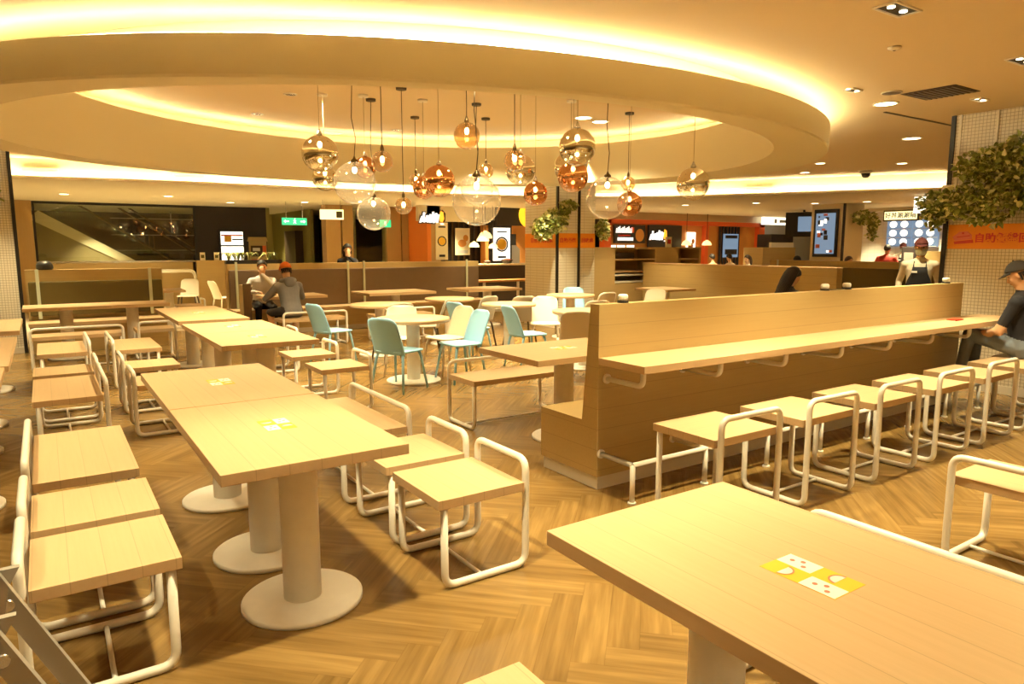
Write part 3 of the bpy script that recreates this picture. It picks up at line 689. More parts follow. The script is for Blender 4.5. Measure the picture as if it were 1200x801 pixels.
# ---------------------------------------------------------------- folded high chair in the near left corner
t = thing('high_chair', 'grey folding high chair cut by the lower left corner of the photo', 'chair', (-.32, 2.15, 0))
for y in (0.0, 0.34):
    MB().prism([(0.36, 0.0), (0.42, 0.0), (0.02, 0.86), (-0.04, 0.86)], y, y+0.03, 1).build('leg', 'grey_metal', t)
    MB().prism([(-0.20, 0.0), (-0.14, 0.0), (0.19, 0.60), (0.13, 0.60)], y+0.032, y+0.055, 1).build('leg', 'grey_metal', t)
    MB().tube([(0.155, y-0.012, 0.50), (0.155, y+0.06, 0.50)], 0.017, 12).build('bolt', 'steel', t)
MB().prism([(0.12, 0.56), (0.16, 0.56), (0.03, 0.84), (-0.01, 0.84)], 0.0561, 0.339, 1).build('seat_panel', 'darkbrown', t)
MB().box(-0.15, 0.12, 0.0561, 0.339, 0.40, 0.43).build('footrest', 'grey_metal', t)
# ---------------------------------------------------------------- ceiling fittings
def at(px, py, z):
    """point of the plane at height z on the line of sight through a pixel of the 1200 x 801 frame (used to read positions only)"""
    f = camo.matrix_basis.to_quaternion(); d = f @ Vector(((px-600)/815, -(py-400.5)/815, -1.0)); k = (z-1.5735)/d.z
    return Vector((d.x*k, d.y*k, z))
def round_light(x, y, z, label, r=0.075, on=True, g='round ceiling downlights'):
    t = thing('ceiling_light', label, 'downlight', (x, y, z), 0, g)
    MB().lathe([(r, -0.001), (r+0.022, -0.001), (r+0.022, -0.010), (r, -0.010)], 0, 0, 28, cap=False).build('rim', 'plinth', t)
    MB().lathe([(0.0001, -0.004), (r, -0.004), (r, -0.007), (0.0001, -0.007)], 0, 0, 24, cap=False).build('lens', 'lamp' if on else 'steel', t)
    return t
def twin_light(x, y, z, label, a=0.30, b=0.15, rz=0.0):
    t = thing('ceiling_light', label, 'downlight', (x, y, z), rz, 'black rectangular twin downlights')
    MB().box(-a/2, a/2, -b/2, -b/2+0.012, -0.012, -0.001).box(-a/2, a/2, b/2-0.012, b/2, -0.012, -0.001).box(-a/2, -a/2+0.012, -b/2+0.012, b/2-0.012, -0.012, -0.001).box(a/2-0.012, a/2, -b/2+0.012, b/2-0.012, -0.012, -0.001).build('frame', 'plinth', t)
    MB().box(-a/2+0.012, a/2-0.012, -b/2+0.012, b/2-0.012, -0.003, -0.001).build('tray', 'black', t)
    for sx in (-0.07, 0.07): MB().lathe([(0.022, -0.003), (0.022, -0.008), (0.0001, -0.008)], sx, 0, 16).build('lens', 'lamp', t)
    return t
twin_light(4.41, 2.39, ZC, 'black twin downlight at the top of the photo, upper right', rz=0.0)
twin_light(6.40, 2.46, ZC, 'black twin downlight cut by the right edge of the photo')
twin_light(7.72, 3.31, ZC, 'small dark ceiling light close above the right tiled column', 0.2, 0.1)
twin_light(6.30, 3.77, ZC, 'small square-trimmed light left of the brown ceiling vent', 0.16, 0.10)
round_light(7.16, 3.93, ZC, 'bright round downlight just below the brown ceiling vent', 0.1)
round_light(9.70, 4.94, ZC, 'bright round downlight above the right tiled column edge, farther back', 0.1)
round_light(11.26, 7.25, ZC, 'round downlight right beside the tip of the ceiling ring')
round_light(12.44, 6.47, ZC, 'small downlight near the far lit cove on the right')
round_light(12.4, 8.3, ZC, 'round downlight between the ring tip and the far lit cove')
round_light(6.50, 7.88, ZD, 'left one of the two lit downlights inside the ceiling ring', 0.11)
round_light(6.90, 7.98, ZD, 'right one of the two lit downlights inside the ceiling ring', 0.11)
round_light(2.61, 8.65, ZD, 'dark downlight inside the ceiling ring at the left, the upper one', 0.06, False)
round_light(2.60, 10.15, ZD, 'dark downlight inside the ceiling ring at the left, the lower one', 0.06, False)
round_light(4.75, 10.32, ZD, 'dark downlight inside the ceiling ring between two pendant cords', 0.06, False)
for i, (px, py, nm) in enumerate([(75, 227, 'leftmost'), (197, 229.5, 'second from the left'), (270, 237, 'third from the left'), (357, 236.5, 'fourth from the left'), (803, 240, 'right of the centre globes'), (886, 237.5, 'above the grey wall'), (1016, 236, 'above the screen pillar'), (955, 238, 'left of the screen pillar')]):
    p = at(px, py, ZL); round_light(p.x, p.y, ZL, 'small round downlight in the far lower ceiling, %s' % nm, 0.09, True, 'far ceiling downlights')
t = thing('ceiling_vent', 'brown square louvred vent in the right-hand ceiling', 'vent', (7.08, 3.38, ZC), 0)
MB().box(-0.24, 0.24, -0.24, 0.24, -0.006, -0.001).build('frame', 'darkbrown', t)
for k in range(9): MB().box(-0.22, 0.22, -0.21+0.048*k, -0.185+0.048*k, -0.012, -0.006).build('slat', 'brass', t)
t = thing('ceiling_speaker', 'round flush ceiling speaker between the vent and the small square light', 'speaker', (6.70, 3.63, ZC), 0)
MB().lathe([(0.09, -0.001), (0.09, -0.008), (0.08, -0.011)], 0, 0, 24).build('rim', 'plinth', t); MB().lathe([(0.08, -0.011), (0.0001, -0.013)], 0, 0, 24, cap=False).build('grille', 'brass', t)
t = thing('smoke_detector', 'tiny white smoke detector below the top black twin downlight', 'detector', (5.22, 2.83, ZC), 0)
MB().lathe([(0.045, -0.001), (0.045, -0.012), (0.02, -0.025), (0.0001, -0.026)], 0, 0, 20).build('body', 'plinth', t); MB().lathe([(0.012, -0.026), (0.0001, -0.03)], 0, 0, 10, cap=False).build('sensor', 'darkbrown', t)
p = at(1015, 200, ZC); t = thing('dome_camera', 'dark dome camera on the right-hand ceiling', 'camera', (p.x, p.y, ZC), 0)
MB().lathe([(0.11, -0.001), (0.11, -0.04), (0.09, -0.05)], 0, 0, 24).build('housing', 'plinth', t); MB().lathe([(0.085, -0.05), (0.075, -0.10), (0.04, -0.13), (0.0001, -0.135)], 0, 0, 24, cap=False).build('dome', 'black', t)
def grille(p0, p1, z0, z1, label):
    a, b = Vector((*p0, 0)), Vector((*p1, 0)); d = b-a; ang = math.atan2(d.y, d.x); c = (a+b)/2; L_ = d.length
    t = thing('air_grille', label, 'vent', (c.x, c.y, 0), ang, 'long air grilles on the lit step of the ceiling')
    MB().box(-L_/2, L_/2, -0.012, -0.002, z0, z0+0.012).box(-L_/2, L_/2, -0.012, -0.002, z1-0.012, z1).box(-L_/2, -L_/2+0.02, -0.012, -0.002, z0+0.012, z1-0.012).box(L_/2-0.02, L_/2, -0.012, -0.002, z0+0.012, z1-0.012).build('frame', 'plinth', t)
    for k in range(3): MB().box(-L_/2+0.02, L_/2-0.02, -0.010, -0.004, z0+0.02+0.022*k, z0+0.032+0.022*k).build('slat', 'strap', t)
def on_step(px):
    """point on the curved ceiling step under a compass direction"""
    a = R(33.85)+math.atan((px-600)/815); best = None
    for p, q in zip(crv, crv[1:]):
        d = Vector((math.sin(a), math.cos(a))); e = Vector(q)-Vector(p); den = d.x*e.y-d.y*e.x
        if abs(den) < 1e-9: continue
        s = (p[0]*e.y-p[1]*e.x)/den; u = (p[0]*d.y-p[1]*d.x)/den
        if s > 0 and 0 <= u <= 1: best = d*s
    nrm = -best.normalized()*0.02; return (best.x+nrm.x, best.y+nrm.y)
for a, b, nm in ((38, 82, 'at the far left beside the tiled column'), (211, 248, 'left, above the escalator'), (362, 398, 'left of the pendant globes'), (695, 720, 'right of the clear pendant globe'), (868, 900, 'right of the last pendant globe')):
    grille(on_step(a), on_step(b), 2.76, 2.85, 'pale air grille on the lit step %s' % nm)
for px, py, rz, nm in ((388, 155, 0.1, 'left'), (717, 162, -0.6, 'right')):
    p = Vector((4.28, 8.0)); q = at(px, py, ZD); t = thing('air_grille', 'short slatted air grille in the lit cove inside the ceiling ring, %s one' % nm, 'vent', (q.x, q.y, ZD-0.002), rz, 'air grilles inside the ceiling ring')
    MB().box(-0.17, 0.17, -0.10, 0.10, -0.01, 0.0).build('frame', 'strap', t)
    for k in range(5): MB().box(-0.15+0.062*k, -0.118+0.062*k, -0.085, 0.085, -0.016, -0.01).build('slat', 'plinth', t)
# ---------------------------------------------------------------- pendant globes
def pendant(px, py, dpx, D, kind, label, zt=ZD):
    d = D*815/dpx; f = camo.matrix_basis.to_quaternion(); v = f @ Vector(((px-600)/815, -(py-400.5)/815, -1.0)); p = v*d+camo.location
    r = D/2; t = thing('pendant_lamp', label, 'pendant lamp', (p.x, p.y, p.z), 0, {'clear': 'clear glass pendant globes', 'amber': 'small amber pendant globes', 'silver': 'half-silvered pendant globes', 'copper': 'half-coppered pendant globes'}[kind])
    a0 = 0.16
    prof = [(r*math.sin(a0+(PI-a0)*k/28), r*math.cos(a0+(PI-a0)*k/28)) for k in range(29)]; prof[-1] = (0.0001, -r)
    MB().lathe([(a, b) for a, b in prof][::-1], 0, 0, 40, cap=False).build('globe', 'glass_'+kind, t)
    top = r*math.cos(a0)
    MB().lathe([(r*math.sin(a0)+0.003, top-0.006), (r*math.sin(a0)+0.002, top+0.018), (0.016, top+0.035), (0.007, top+0.06)], 0, 0, 18).lathe([(0.015, top-0.05), (0.015, top-0.006)], 0, 0, 14).build('socket', 'brass' if kind in ('clear', 'amber') else 'steel', t)
    sk = t.children[-1]
    MB().sphere((0, 0, top-0.085), 0.024 if kind != 'amber' else 0.021, rz=0.032).build('bulb', 'bulb', sk)
    zz = zt-p.z
    bend = 0.02 if kind == 'clear' else 0.0
    MB().tube([(0, 0, top+0.055), (bend, 0, top+0.25), (-bend, 0, (top+zz)/2), (0, 0, zz-0.02)], 0.0042 if kind in ('clear', 'amber') else 0.003, 6).build('cord', 'cord' if kind in ('clear', 'amber') else 'cord_clear', t)
    MB().lathe([(0.06, zz-0.028), (0.062, zz-0.001)], 0, 0, 24).build('canopy', 'cord' if kind in ('clear', 'amber') else 'plinth', t)
    return t
for a in [(375, 180, 42, .34, 'silver', 'half-silvered globe at the far left of the pendant cluster'),
          (381, 209, 29, .30, 'silver', 'smaller silvered globe partly behind the leftmost clear globe'),
          (416, 214.5, 49, .45, 'clear', 'large clear globe on the left of the cluster'),
          (428, 196, 25, .26, 'copper', 'small coppered globe peeping out behind the left clear globe'),
          (448, 189, 25, .21, 'amber', 'amber globe just right of the left clear globe'),
          (438, 250, 39, .42, 'clear', 'clear globe hanging lowest on the left, in front of the green exit sign'),
          (473, 241, 20, .20, 'amber', 'small amber globe hanging low, left of the shop sign'),
          (487.5, 211, 16.5, .20, 'amber', 'smallest amber globe left of the coppered pair'),
          (514.5, 212, 37, .34, 'copper', 'larger coppered globe left of the biggest clear globe'),
          (497, 220, 26, .28, 'copper', 'smaller coppered globe behind the larger one'),
          (547, 159, 31, .26, 'amber', 'amber globe hanging highest in the middle'),
          (558.5, 235.5, 57, .45, 'clear', 'biggest clear globe in the middle of the cluster'),
          (559, 222, 38, .42, 'clear', 'clear globe hidden right behind the biggest one'),
          (569.5, 200, 18, .22, 'amber', 'small amber globe above right of the biggest clear globe'),
          (603, 188, 25, .21, 'amber', 'amber globe in front of a silvered one, centre right'),
          (610, 199, 35, .34, 'silver', 'silvered globe behind the amber one, centre right'),
          (627.5, 227, 28, .26, 'copper', 'coppered globe above the ivy on the banner column'),
          (676.5, 172.5, 43, .34, 'silver', 'silvered globe hanging highest right of the centre'),
          (669, 196, 39, .42, 'silver', 'silvered globe directly below and behind the highest silvered one'),
          (671.5, 207, 36, .34, 'copper', 'coppered globe lowest in the stack in front of the banner column'),
          (711.5, 232, 49, .45, 'clear', 'clear globe on the right in front of the orange shop'),
          (736, 215, 17, .20, 'amber', 'small amber globe above right of the right clear globe'),
          (737.5, 239, 29, .28, 'copper', 'coppered globe behind the right clear globe'),
          (812, 215.5, 38, .34, 'silver', 'silvered globe hanging alone at the far right')]:
    pendant(*a)
# ---------------------------------------------------------------- light of the downlights, and spots added as fill
SP = [(0.98, 2.35, 1.5), (2.85, 2.35, 1.1), (4.65, 2.39, 1.4), (6.40, 2.46, 1.4), (1.75, 0.55, .6), (3.3, 0.6, .6), (0.9, 4.15, .6), (3.5, 3.35, .7), (5.0, 0.3, .8), (-1.3, 2.2, .6), (-0.8, 4.6, 1), (-0.9, 7.0, 1), (-0.9, 9.6, 1), (-0.4, 11.6, 1), (7.16, 3.93, 1.5), (7.6, 10.0, 1.3), (7.3, 8.9, .8), (9.7, 4.94, 1), (10.9, 7.3, 1), (9.9, 10.2, 1), (11.26, 7.25, .8), (8.2, 12.9, 1.2), (5.6, 13.2, 1.3), (2.8, 13.1, 1.3), (0.2, 13.0, 1.1), (12.4, 8.3, 1), (8.6, 1.6, 1)]
for x, y, k in SP:
    spot((x, y, ZC-0.02), SPOT_W*k, rad=0.05)  # downlights, plus a few spots added to lift the middle column and bench table
for x in (-1.5, 1.5, 4.5, 7.5):
    spot((x, -3.0, ZC-0.02), SPOT_W*3.0, size=2.5, rad=0.35)  # added fill: wide soft spots behind the camera, without fittings
for x, y in ((6.5, 7.88), (6.9, 7.98), (3.0, 8.4), (4.9, 9.0), (4.75, 6.9), (1.65, 7.0), (3.4, 5.6), (1.8, 8.4), (5.9, 9.4)):
    spot((x, y, ZD-0.02), SPOT_W*1.4, rad=0.07, size=2.0)  # lit pair of ring downlights first; the rest added to brighten the tables
for x, y in ((-0.5, 16.5), (2.0, 16.8), (4.3, 16.2), (6.6, 16.0), (9.5, 15.6), (12.2, 14.6), (15.0, 14.8), (17.6, 14.8), (20.0, 14.8), (16.0, 12.2), (18.6, 9.5), (18.9, 7.6), (16.4, 7.6), (23.5, 14.5), (15.8, 5.0), (1.2, 21.3), (1.6, 18.9), (19.2, 11.0), (19.3, 9.3), (6.0, 22.6), (9.6, 17.4), (11.4, 17.3)):
    spot((x, y, ZL-0.02), SPOT_W*2.2, rad=0.08)  # far ceiling light, several spots added to brighten shops, corridor and escalator shaft
# ---------------------------------------------------------------- hanging ivy
def ivy(label, boxes, n, face, loc, seed, size=0.055, kind='hanging_plant'):
    """clusters of pointed leaves on stems hanging off a wall; boxes = (centre, half extents, share)"""
    rnd = random.Random(seed); t = thing(kind, label, 'plant', loc, 0)
    lv = MB()
    for (c, h, sh) in boxes:
        for k in range(int(n*sh)):
            while True:
                q = Vector((rnd.uniform(-1, 1), rnd.uniform(-1, 1), rnd.uniform(-1, 1)))
                if q.length < 1: break
            p = Vector(c)+Vector((q.x*h[0], q.y*h[1], q.z*h[2]))
            s = size*rnd.uniform(0.65, 1.35); d = Vector((rnd.gauss(0, 1), rnd.gauss(0, 1), rnd.gauss(-0.5, 0.7)))
            d += Vector(face)*0.8; d.normalize(); sd = d.cross(Vector((rnd.gauss(0, 1), rnd.gauss(0, 1), rnd.gauss(0, 1)))).normalized(); nm = d.cross(sd)
            lv.cur = 1 if rnd.random() < 0.33 else 0
            lv.add([p, p+d*s*0.25+sd*s*0.42+nm*s*0.10, p+d*s*0.62+sd*s*0.30+nm*s*0.08, p+d*s*1.05-nm*s*0.10, p+d*s*0.62-sd*s*0.30+nm*s*0.08, p+d*s*0.25-sd*s*0.42+nm*s*0.10, p+d*s*0.5-nm*s*0.04],
                   [(0, 1, 6), (1, 2, 6), (2, 3, 6), (3, 4, 6), (4, 5, 6), (5, 0, 6)])
        for k in range(max(2, int(9*sh))):
            a = Vector(c)+Vector((rnd.uniform(-.8, .8)*h[0], rnd.uniform(-.3, .3)*h[1], h[2]*0.7)); b = a+Vector((rnd.uniform(-.1, .1), rnd.uniform(-.05, .05)+0.03*face[1], -h[2]*rnd.uniform(0.8, 1.6)))
            MB().tube([a, (a+b)/2+Vector((0.03*face[0], 0.03*face[1], 0)), b], 0.003, 5).build('stem', 'leaf', t)
    lv.build('foliage', ['leaf', 'leaf2'], t, weld=False); return t
pv = ivy('big ivy hanging on the right tiled column above the orange banner', [((-.16, .05, .30), (.16, .42, .22), .36), ((-.16, -.5, .42), (.16, .6, .25), .40), ((-.18, .40, -.06), (.17, .42, .16), .34), ((-.18, -.35, -.02), (.17, .55, .18), .42), ((-.2, .62, -.20), (.10, .13, .16), .07), ((-.12, -.6, -.24), (.08, .25, .14), .06), ((-.12, .12, -.24), (.07, .2, .09), .05)], 2300, (-1, 0, 0), (8.47, 3.28, 2.12), 3, 0.062)
for k, (y, z) in enumerate(((.22, -.02), (-.18, -.01), (.55, .05))):
    MB().bbox(-.09, -.005, y-.07, y+.07, z-.08, z+.08, 0.012).build('planter', 'plinth', pv)
pl = ivy('ivy hanging at the upper left of the banner column in the middle', [((.05, -.12, .05), (.30, .12, .22), .55), ((-.22, -.10, -.10), (.22, .14, .22), .5), ((.38, -.10, .33), (.22, .10, .12), .22)], 900, (-.4, -1, 0), (8.05, 10.75, 2.02), 5, 0.075)
MB().bbox(.0, .16, -.10, -.06, -.02, .12, 0.008).build('planter', 'plinth', pl)
pl = ivy('small ivy at the right of the banner column in the middle', [((0, -.1, 0), (.14, .14, .22), 1.0)], 260, (0, -1, 0), (9.32, 10.75, 1.92), 8, 0.075)
MB().bbox(-.06, .06, -.06, -.005, .0, .12, 0.008).build('planter', 'plinth', pl)
pl = ivy('ivy hanging from the pillar with the tall screen', [((-.05, -.15, .05), (.45, .15, .16), .6), ((.42, -.15, -.18), (.14, .12, .36), .4)], 420, (0, -1, 0), (17.55, 10.16, 2.28), 9, 0.10)
MB().bbox(-.1, .1, -.12, -.005, -.02, .12, 0.01).build('planter', 'plinth', pl)
pl = ivy('ivy at the left edge on the left tiled column', [((0, -.1, 0), (.26, .14, .26), 1.0)], 420, (0.2, -1, 0), (-.70, 12.55, 2.30), 11, 0.075)
MB().bbox(-.08, .08, -.1, -.005, -.02, .12, 0.01).build('planter', 'plinth', pl)
# potted palm on the booth shelf behind the seated men
t = thing('potted_plant', 'leafy potted plant on the ledge behind the man in the pale shirt', 'plant', (3.0, 13.43, 1.26), 0)
MB().box(-.25, .75, -.07, .07, 0.001, .07).build('trough', 'black', t)
rnd = random.Random(4); lv = MB()
for k in range(46):
    a = rnd.uniform(0, 2*PI); L_ = rnd.uniform(.16, .34); b = Vector((rnd.uniform(-.22, .72), 0, .06)); d = Vector((math.cos(a), math.sin(a)*.5, 0)); s_ = Vector((-d.y, d.x, 0)).normalized()*0.022
    pts = [b, b+d*L_*.35+Vector((0, 0, .12)), b+d*L_*.75+Vector((0, 0, .15)), b+d*L_+Vector((0, 0, .07))]
    lv.cur = k % 3 == 0
    lv.add([pts[0]-s_*.3, pts[0]+s_*.3, pts[1]-s_, pts[1]+s_, pts[2]-s_*.8, pts[2]+s_*.8, pts[3]], [(0, 1, 3, 2), (2, 3, 5, 4), (4, 5, 6)])
lv.build('foliage', ['leaf', 'leaf2'], t, weld=False)
# ---------------------------------------------------------------- banners on the columns
t = thing('banner', 'orange tray-return banner with red lettering on the right tiled column', 'sign', (8.479, 3.1, 1.68), 0)
MB().box(-.006, -.001, -.78, .735, -.13, .135).build('panel', 'orange_ban', t)
lettering('自助餐盤回收處', 0.105, (-.008, .10, -.02), '-x', t, 'redtext', depth=0.002, bold=0.003)
e = MB(); e.cur = 0; e.prism([(.47, -.065), (.66, -.08), (.67, -.05), (.48, -.03)], -.012, -.008, 0)
e.cur = 1; e.prism([(.49, -.025), (.66, -.042), (.685, .0), (.62, .055), (.54, .06), (.49, .02)], -.012, -.008, 0)
e.cur = 0; e.prism([(.57, .03), (.59, .03), (.59, .05), (.57, .05)], -.014, -.012, 0); e.prism([(.51, .008), (.64, -.008), (.64, .002), (.51, .018)], -.014, -.012, 0)
e.build('emblem', ['redtext', 'pink'], t)
t = thing('banner', 'orange and red striped banner band round the middle column', 'sign', (8.22, 10.7, 1.69), 0)
MB().box(-.008, -.002, .0, 1.07, -.14, .14).box(-.0, .94, -.008, -.002, -.14, .14).build('panel', 'orange_ban', t)
for body, x in (('自助餐盤', .25), ('回收處', .74)): lettering(body, 0.10, (x, -.010, .0), '-y', t, 'redtext', depth=0.002, bold=0.002)
lettering('自助餐盤回收處', 0.105, (-.010, .50, .0), '-x', t, 'redtext', depth=0.002, bold=0.002)
# ---------------------------------------------------------------- far left: escalator, light box, poster
t = thing('escalator', 'escalator rising to the left behind the glass at the far left', 'escalator', (1.0, 22.0, 0), 0)
MB().prism([(-1.6, 1.0), (1.1, 1.0), (-1.25, 2.30), (-1.6, 2.42)], 0.0, 0.25, 1).build('truss', 'truss', t)
MB().prism([(-1.25, 2.30), (1.1, 1.0), (1.3, 1.1), (-1.0, 2.5)], -0.02, 0.0, 1).build('skirt', 'cream', t)
MB().prism([(-1.2, 2.35), (1.3, 1.0), (2.45, 1.0), (-.1, 2.72)], 0.10, 0.13, 1).build('balustrade', 'win', t)
for a, b, y in (((-.35, 2.85), (2.35, 1.0), .12), ((.55, 2.9), (3.3, 1.05), .9), ((.75, 2.95), (3.5, 1.1), .95)):
    MB().tube([(a[0], y, a[1]), (b[0], y, b[1])], 0.028, 8).build('handrail', 'brass', t)
for x, z in ((1.5, 1.95), (1.62, 1.88), (1.74, 1.80), (2.75, 1.30), (2.90, 1.22)): MB().box(x, x+.03, .88, .92, z-.45, z+.10).build('rail_post', 'brass', t)
t = thing('light_rail', 'dark truss with hanging rods behind the glass at the far left', 'frame', (0, 24.5, 0), 0)
for z in (2.42, 1.92, 1.45): MB().box(1.8, 4.9, 0, .05, z, z+.025).build('rail', 'grey_metal', t)
for x in (3.45, 4.25): MB().box(x, x+.03, -.03, 0, 1.9, 2.66).build('rod', 'grey_metal', t)
t = thing('light_box', 'glowing white drinks display against the black wall', 'display', (4.38, 20.44, 0), 0)
MB().box(-.32, .32, -.06, .05, .2, 2.02).build('case', 'black', t); MB().box(-.29, .29, -.075, -.061, 1.62, 1.98).build('panel', 'lightbox', t); MB().box(-.29, .29, -.075, -.061, .9, 1.58).build('panel', 'lightbox', t)
MB().box(-.28, .28, -.085, -.076, 1.86, 1.90).build('stripe', 'pink', t); MB().box(-.20, -.02, -.085, -.076, 1.70, 1.86).build('emblem', 'yellow', t); MB().box(.0, .28, -.085, -.076, 1.75, 1.79).build('stripe', 'charcoal', t)
t = thing('poster_stand', 'wooden framed poster board beside the glowing display', 'sign', (5.08, 20.44, 0), 0)
MB().box(-.24, .24, 0, .05, 0, 1.72).prism([(-.28, 1.72), (.28, 1.72), (.24, 1.84), (-.24, 1.84)], 0, .05, 1).build('frame', 'oak_plain', t)
MB().box(-.2, .12, -.01, -.001, 1.3, 1.6).build('picture', 'darkbrown', t); MB().box(.12, .22, -.01, -.001, 1.36, 1.6).build('picture', 'redorange', t); MB().box(-.2, .12, -.01, -.001, 1.12, 1.22).build('picture', 'redtext', t)
MB().box(-.15, .05, -.014, -.011, 1.45, 1.54).build('lettering', 'paper', t)
for i, x in enumerate((3.35, 3.68)):
    t = thing('card_stand', '%s small card standing on the low wood counter under the black wall' % ('left' if i == 0 else 'right'), 'sign', (x, 18.96, 1.2305), 0)
    MB().box(-.06, .06, -.01, .01, 0, .20).build('card', 'poster', t); MB().box(-.04, .04, -.013, -.011, .06, .14).build('print', 'olive', t)
t = thing('tube_rail', 'tall double white tube rail at the passage beyond the olive booth', 'rail', (2.3, 18.3, 0), 0)
for y, z in ((0, 1.02), (.12, .98)): MB().tube(rounded([(-.9, y, z), (.75, y, z), (.75, y, 0)], .15, 6), .022, 8).build('rail', 'tube', t)
# ---------------------------------------------------------------- hanging signs
t = thing('exit_sign', 'green lit emergency exit sign left of the pendant globes', 'sign', (5.2, 17.3, 2.185), 0)
MB().box(-.30, .30, 0, .05, -.085, .085).build('case', 'sign_green', t)
MB().prism([(-.27, 0), (-.22, .04), (-.22, .015), (-.14, .015), (-.14, -.015), (-.22, -.015), (-.22, -.04)], -.004, -.001, 1).build('arrow', 'sign_white', t)
MB().prism([(.27, 0), (.22, .04), (.22, .015), (.14, .015), (.14, -.015), (.22, -.015), (.22, -.04)], -.004, -.001, 1).build('arrow', 'sign_white', t)
m_ = MB(); m_.tube([(0, -.003, .045), (.0, -.003, .0), (.03, -.003, -.05)], .009, 6); m_.tube([(0, -.003, .0), (-.03, -.003, -.05)], .009, 6); m_.tube([(-.035, -.003, .02), (0, -.003, .028), (.035, -.003, .01)], .008, 6); m_.sphere((.004, -.003, .062), .013, seg=8, rings=6); m_.build('running_figure', 'sign_white', t)
for x in (-.2, .2): MB().box(x-.006, x+.006, .02, .03, .085, .475).build('rod', 'steel', t)
t = thing('hanging_sign', 'cream direction sign hanging before the timber piers', 'sign', (5.75, 16.2, 2.32), R(-14))
MB().box(-.27, .27, 0, .05, -.11, .12).build('panel', 'sign_cream', t); MB().box(.10, .24, -.006, -.001, -.07, .08).build('pictogram', 'olive', t)
for x in (-.2, .2): MB().box(x-.006, x+.006, .02, .03, .12, .34).build('rod', 'steel', t)
t = thing('exit_sign', 'small green exit sign half hidden beside the low clear globe', 'sign', (7.88, 18.0, 2.2), 0)
MB().box(-.16, .16, -.03, .0, -.10, .10).build('case', 'sign_green', t); MB().box(-.03, .03, -.035, -.031, -.06, .06).build('pictogram', 'sign_white', t)
# brush-written shop sign: white strokes and an orange block
def brush_sign(name, label, loc, s, parts=True):
    t = thing(name, label, 'sign', loc, 0); rnd = random.Random(21)
    st = [(0, .02, .05, .62, -.5), (.08, .1, .22, .95, .9), (.2, .05, .3, .62, -.6), (.3, .1, .36, .7, .5), (.38, .06, .44, .66, -.7), (.45, .1, .52, .8, .6), (.52, .02, .6, .7, -.8), (.6, .08, .66, 1.02, .4), (.68, .0, .74, .86, -.5), (.76, .1, .82, .9, .5), (.85, .02, .9, .8, -.4)]
    bk = MB(); a = MB()
    for (x0, z0, x1, z1, sk) in st:
        wd = .055; k = .05*sk
        a.prism([(s*(x0-wd+k), s*z0*.5), (s*(x0+wd+k), s*z0*.5), (s*(x1+wd-k), s*z1*.5), (s*(x1-wd*.8-k), s*z1*.5)], -.05, -.03, 1)
        bk.prism([(s*(x0-wd*1.5+k), s*(z0*.5-.04)), (s*(x0+wd*1.5+k), s*(z0*.5-.04)), (s*(x1+wd*1.5-k), s*(z1*.5+.04)), (s*(x1-wd*1.4-k), s*(z1*.5+.04))], -.028, -.0, 1)
    bk.build('backing', 'black', t); a.build('lettering', 'sign_white', t)
    MB().prism([(s*.98, s*.08), (s*1.12, s*.04), (s*1.20, s*.2), (s*1.16, s*.5), (s*1.02, s*.56), (s*.96, s*.3)], -.05, -.03, 1).build('emblem', 'sign_orange', t)
    MB().prism([(s*1.0, s*.0), (s*1.28, s*.1), (s*1.30, s*.45), (s*1.14, s*.62), (s*.98, s*.4)], -.028, 0, 1).build('backing', 'darkbrown', t)
    MB().box(s*1.0, s*1.18, -.05, -.03, -s*.07, -s*.01).build('stroke', 'sign_white', t); return t
brush_sign('shop_sign', 'white brush-lettered shop sign with an orange block above the dark kitchen', (8.40, 16.9, 2.20), .58)
# ---------------------------------------------------------------- centre shop
t = thing('serving_counter', 'dark fronted serving counter with a pale top in the middle background', 'counter', (8.4, 15.6, 0), 0)
MB().box(0, 3.4, 0, .6, 0, 1.08).build('front', 'darkbrown', t); MB().box(-.03, 3.43, -.04, .64, 1.08, 1.12).build('worktop', 'poster', t)
sl = thing('slat_screen', 'dark upright slats behind the serving counter', 'screen', (9.4, 17.9, 0), 0)
for k in range(11): MB().box(.1+.2*k, .16+.2*k, 0, .05, .9, 2.5).build('slat', 'brass' if k < 4 else 'darkbrown', sl)
def poster(name, label, cx, y, z, w_, h_, mt, art):
    t = thing(name, label, 'poster', (cx, y, z), 0, 'food posters in the background shops'); MB().box(-w_/2, w_/2, 0, .03, -h_/2, h_/2).build('sheet', mt, t)
    if art == 'bowl':
        m_ = MB(); m_.lathe([(w_*.30, 0), (w_*.38, 0), (w_*.38, .006), (w_*.30, .006)], 0, 0, 28, cap=False); o = m_.build('printed_bowl', 'charcoal', t); o.rotation_euler = (R(90), 0, 0)
        m_ = MB().lathe([(w_*.29, .001), (w_*.29, .004)], 0, 0, 24); o = m_.build('printed_food', 'yellow', t); o.rotation_euler = (R(90), 0, 0)
        MB().box(-w_*.25, w_*.25, -.006, -.001, -h_*.42, -h_*.36).box(-w_*.3, w_*.3, -.006, -.001, h_*.36, h_*.40).build('print', 'charcoal', t)
    if art == 'food':
        m_ = MB(); m_.sphere((-.02, -.002, -.05), w_*.3, .008, w_*.22); m_.sphere((.1, -.002, .1), w_*.18, .006, w_*.2); m_.build('printed_food', 'tan', t)
        MB().box(-w_*.35, w_*.35, -.006, -.001, -h_*.44, -h_*.32).build('print', 'greywall', t)
    return t
poster('poster', 'tall cream poster with a round dish left of the dark slats', 9.02, 16.85, 1.72, .36, 1.0, 'poster', 'bowl')
poster('poster', 'cream poster partly behind the hanging kitchen lamps', 10.25, 17.868, 1.72, .48, .78, 'poster', 'food')
